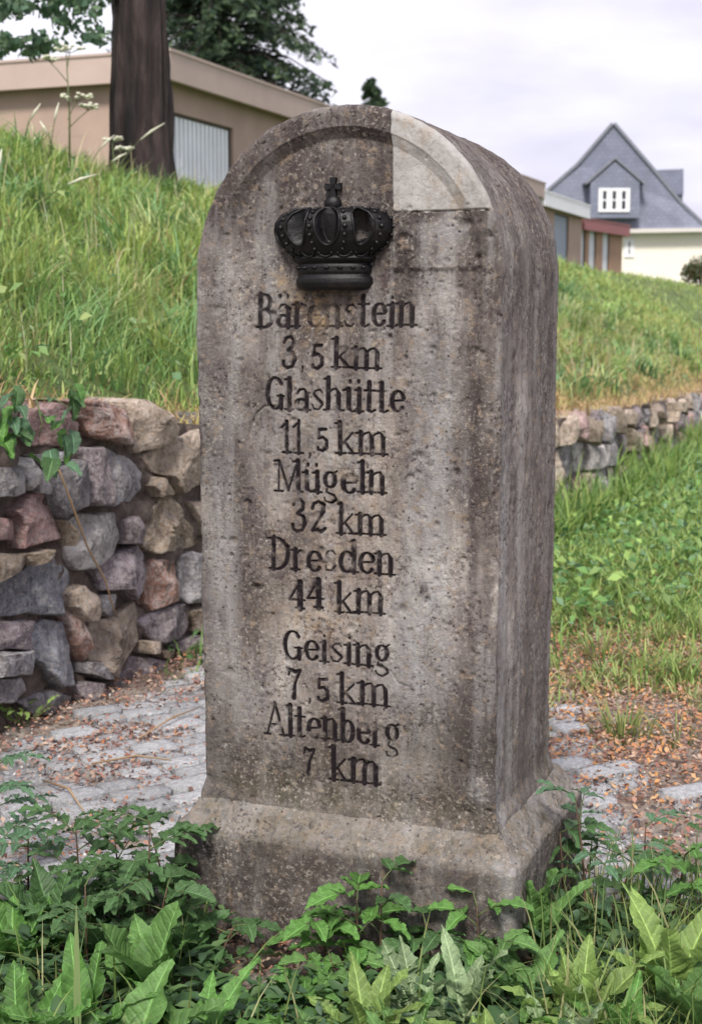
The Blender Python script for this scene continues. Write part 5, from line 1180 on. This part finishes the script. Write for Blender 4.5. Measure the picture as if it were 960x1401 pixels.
# ------------------------------------------------------------------ garages
gu = Vector((.3615, .9324, 0)); gn = Vector((-.9324, .3615, 0))
G0 = Vector(((230 - 480) / F * 26, 26, 0))
def gm(o, z=0): return Matrix(((gu.x, gn.x, 0, o.x), (gu.y, gn.y, 0, o.y), (0, 0, 1, z), (0, 0, 0, 1)))
def garage_row(origin, length, ztop, zbot, fasc, wallm, doors, label, depth_=6.0, fh=.46, name='garage_row', group='garages on the bank'):
    root = empty(name, origin); root.matrix_world = gm(origin, 0); tag(root, label, 'garage', group)
    zf = ztop - fh; b = MB()
    # front wall with door openings: piers and lintels
    xs = 0.0; dh = zbot + 2.15
    for (a, c, _) in doors:
        b.box(xs, a, 0, .24, zbot - .8, zf + .1); b.box(a, c, 0, .24, dh, zf + .1); xs = c
    b.box(xs, length, 0, .24, zbot - .8, zf + .1)
    b.box(0, .24, .24, depth_, zbot - .8, zf + .1); b.box(length - .24, length, .24, depth_, zbot - .8, zf + .1); b.box(.24, length - .24, depth_ - .24, depth_, zbot - .8, zf + .1)
    b.build('wall', wallm, root)
    b = MB(); b.box(-.28, length + .1, -.30, -.22, zf, ztop); b.box(-.28, -.20, -.22, depth_ + .2, zf, ztop); b.box(length + .02, length + .1, -.22, depth_ + .2, zf, ztop); b.box(-.20, length + .02, depth_ + .12, depth_ + .2, zf, ztop); b.build('fascia', fasc, root)
    b = MB(); b.box(-.20, length + .02, -.22, depth_ + .12, zf + .12, ztop - .04); b.build('roof', M['roofing'], root)
    b = MB(); b.box(-.30, length + .12, -.325, -.20, ztop + .003, ztop + .05); b.box(-.305, -.19, -.2, depth_ + .2, ztop + .003, ztop + .05); b.build('roof_edge', M['lintel'] if False else fasc, root)
    for (a, c, m_) in doors:
        d = MB(); k = int((c - a) / .17); st = (c - a - .1) / k
        for i in range(k): x0 = a + .05 + i * st; d.box(x0 + .032, x0 + st - .032, .075, .13, zbot - .7, dh - .05)
        bk = MB(); bk.box(a + .05, c - .05, .131, .16, zbot - .7, dh - .05)  # grey behind the white slats colours in the shade of the grooves
        dr = d.build('garage_door', m_, root); dr['kind'] = 'stuff' if False else ''; del dr['kind']; bk.build('door_backing', M['doorgrey'], dr); f = MB(); f.box(a, c, .06, .2, dh - .05, dh - .002); f.box(a + .001, a + .05, .06, .2, zbot - .7, dh - .052); f.box(c - .05, c - .001, .06, .2, zbot - .7, dh - .052); f.build('door_frame', M['lintel'], dr)
    return root
dl = [(.35, 2.78, M['doorwhite'])] + [(.35 + 2.86 * k, 2.72 + 2.86 * k, M['doorwhite']) for k in range(3, 9)]
garage_row(G0, 26.2, 5.60, 2.55, M['fascia'], M['render'], dl, 'long flat-roofed beige garage row behind the tree trunk, white slatted door at its corner')
G1 = G0 + gu * 26.5
garage_row(G1, 6.9, 5.36, 2.7, M['whitefascia'], M['render'], [(2.4, 4.75, M['doorgrey'])], 'beige garage with a white roof edge and blue-grey door just right of the milestone')
# red edged garage
a0 = at_y(792, 306, 58); a1 = at_y(851, 312, 62.5)
gu2 = Vector((a1.x - a0.x, a1.y - a0.y, 0)).normalized(); gn2 = Vector((-gu2.y, gu2.x, 0)); Lr = (Vector((a1.x, a1.y, 0)) - Vector((a0.x, a0.y, 0))).length
_gu, _gn = gu, gn; gu, gn = gu2, gn2
garage_row(Vector((a0.x, a0.y, 0)), Lr, 4.95, 2.6, M['redfascia'], M['brownwall'], [(.05, .75, M['doorwhite']), (1.15, 2.0, M['doorwhite']), (2.75, 3.6, M['doorwhite'])], 'low brown garage with a red roof edge below the slate house', depth_=5, fh=.42, name='garage')
gu, gn = _gu, _gn

# ------------------------------------------------------------------ house
HY = 90.0
def hp(px, py, d=0.0):
    q = at_y(px, py, HY); return Vector((q.x, HY + d, q.z))
hc_ = hp(850, 385); hs = empty('slate_house', (0, 0, 0)); tag(hs, 'cream house with steep blue-grey slate gable, white dormer window and pale gutter', 'house')
hs.location = (hc_.x, HY, 2.0)
def HB(name, m_, mb, parent=hs, label=None, smooth=False):
    mb.v = [Vector(p) - Vector((hc_.x, HY, 2.0)) + Vector((.17 * max(0, p[1] - HY - .5), 0, 0)) for p in mb.v]; o = mb.build(name, m_, hs if parent is None else parent, smooth); return o
b = MB(); b.prism([hp(746, 400), hp(1010, 400), hp(1010, 318), hp(746, 318)], (0, 14, 0)); 
for v_ in b.v:
    if v_.z < 3.2: v_.z = 1.2
HB('wall', M['cream'], b)
gab = [hp(746, 318, -.35), hp(746, 268, -.15), hp(790, 228, -.02), hp(838, 172, -.02), hp(886, 228, -.02), hp(926, 278, -.12), hp(962, 313, -.5), hp(962, 318, -.5)]
b = MB(); b.prism(gab, (0, .5, 0)); HB('gable', M['slate'], b)
def slab(p, q, th, y0, y1):
    b = MB(); n_ = (q - p).normalized(); up = Vector((-n_.z, 0, n_.x)); up = up if up.z > 0 else -up
    b.prism([p + Vector((0, y0, 0)), q + Vector((0, y0, 0)), q + up * th + Vector((0, y0, 0)), p + up * th + Vector((0, y0, 0))], (0, y1 - y0, 0)); return b
for i, (p, q) in enumerate(((hp(838, 170), hp(790, 226)), (hp(790, 226), hp(743, 267)), (hp(838, 170), hp(886, 226)), (hp(886, 226), hp(928, 277)), (hp(928, 277), hp(968, 315)))):
    HB('roof', M['slate'], slab(p, q, .16, -.10, 14)); 
    HB('verge_board', M['verge'], slab(p + Vector((0, 0, -.03)), q + Vector((0, 0, -.03)), .18, -.16, -.103))
b = MB(); b.prism([hp(792, 321, -.75), hp(1012, 317, -.75), hp(1012, 312, -.75), hp(792, 315, -.75)], (0, .24, 0)); HB('gutter', M['gutter'], b)
b = MB(); b.prism([hp(746, 318, -.5), hp(962, 318, -.5), hp(1012, 318, -.5), hp(1012, 313, -.5), hp(962, 313, -.5), hp(962, 309, -.45)], (0, .12, 0)); HB('eaves_skirt', M['slate'], b)
b = MB(); b.prism([hp(955, 318), hp(1012, 318), hp(1012, 300), hp(955, 300)], (2.0, 0, 0)) if False else None
# projecting middle dormer
dm = MB(); dm.prism([hp(803, 300, -1.2), hp(869, 300, -1.2), hp(869, 252, -1.2), hp(836, 224, -1.2), hp(803, 252, -1.2)], (0, 1.17, 0)); dorm = HB('dormer', M['slate'], dm)
for p, q in ((hp(836, 221), hp(797, 255)), (hp(836, 221), hp(875, 255))):
    HB('dormer_roof', M['verge'], slab(p, q, .14, -1.30, -.03), dorm)
def window(x0, x1, y0, y1, n_, d, parent):
    W_ = MB(); f = .0
    p0, p1 = hp(x0, y1, d), hp(x1, y0, d); t_w = .16
    W_.box(p0.x, p1.x, d + HY - .08, d + HY, p0.z, p0.z + t_w); W_.box(p0.x, p1.x, d + HY - .08, d + HY, p1.z - t_w, p1.z)
    w1 = (p1.x - p0.x - t_w) / n_
    for i in range(n_ + 1): W_.box(p0.x + i * w1, p0.x + i * w1 + t_w, d + HY - .08, d + HY, p0.z + t_w, p1.z - t_w)
    win = HB('window', M['whiteframe'], W_, parent)
    for i in range(n_):
        g_ = MB(); g_.box(p0.x + i * w1 + t_w + .002, p0.x + (i + 1) * w1 - .002, d + HY - .03, d + HY - .01, p0.z + t_w, p1.z - t_w); HB('pane', M['glass'], g_, parent)
        s_ = MB(); a_ = p0.x + i * w1 + t_w; c_ = p0.x + (i + 1) * w1; zm = p0.z + (p1.z - p0.z) * .5; s_.box(a_, a_ + .09, d + HY - .06, d + HY - .031, p0.z + t_w, p1.z - t_w); s_.box(c_ - .09, c_, d + HY - .06, d + HY - .031, p0.z + t_w, p1.z - t_w); s_.box(a_ + .09, c_ - .09, d + HY - .06, d + HY - .031, zm - .04, zm + .04); HB('sash', M['whiteframe'], s_, parent)
window(813, 856, 260, 292, 3, -1.21, hs)
window(853, 867, 327, 352, 1, -.01, hs)
# side dormer and chimneys
b = MB(); b.prism([hp(893, 226, 3), hp(940, 224, 3), hp(940, 260, 3), hp(922, 260, 3)], (0, 3.0, 0)); HB('side_dormer_roof', M['slate'], b)
b = MB(); b.prism([hp(920, 258, 3.2), hp(939, 258, 3.2), hp(939, 285, 3.2), hp(920, 285, 3.2)], (0, 2.5, 0)); HB('side_dormer', M['verge'], b)
b = MB(); b.prism([hp(794, 240, 5), hp(808, 240, 5), hp(808, 205, 5), hp(794, 205, 5)], (0, .8, 0)); HB('chimney', M['chimney'], b)
b = MB(); b.prism([hp(818, 215, 7), hp(827, 215, 7), hp(827, 187, 7), hp(818, 187, 7)], (0, .7, 0)); HB('chimney', M['chimney'], b)
# bush beside the house wall
bx, by = (952 - 480) / F * 40, 40.0; bu = empty('garden_bush', (bx, by, hz(bx, by))); tag(bu, 'dark green bush at the right edge below the cream wall', 'bush')
b = MB(); [b.tube([(0, 0, -.1), (math.cos(a) * .3, math.sin(a) * .3, .6)], [.03, .01], 5) for a in (0, 1.5, 3, 4.6)]; b.build('stems', M['bark'], bu)
P = leaf_cloud(2500, [(0, 0, .5), (.3, 0, .7), (-.25, 0, .4), (.5, .1, .45)], [.4, .35, .3, .35], 0, None); crown_mesh('foliage', P, rng.uniform(.05, .11, len(P)), pick(np.array([(.10, .13, .05), (.07, .10, .04), (.17, .12, .06)]), len(P)), bu)
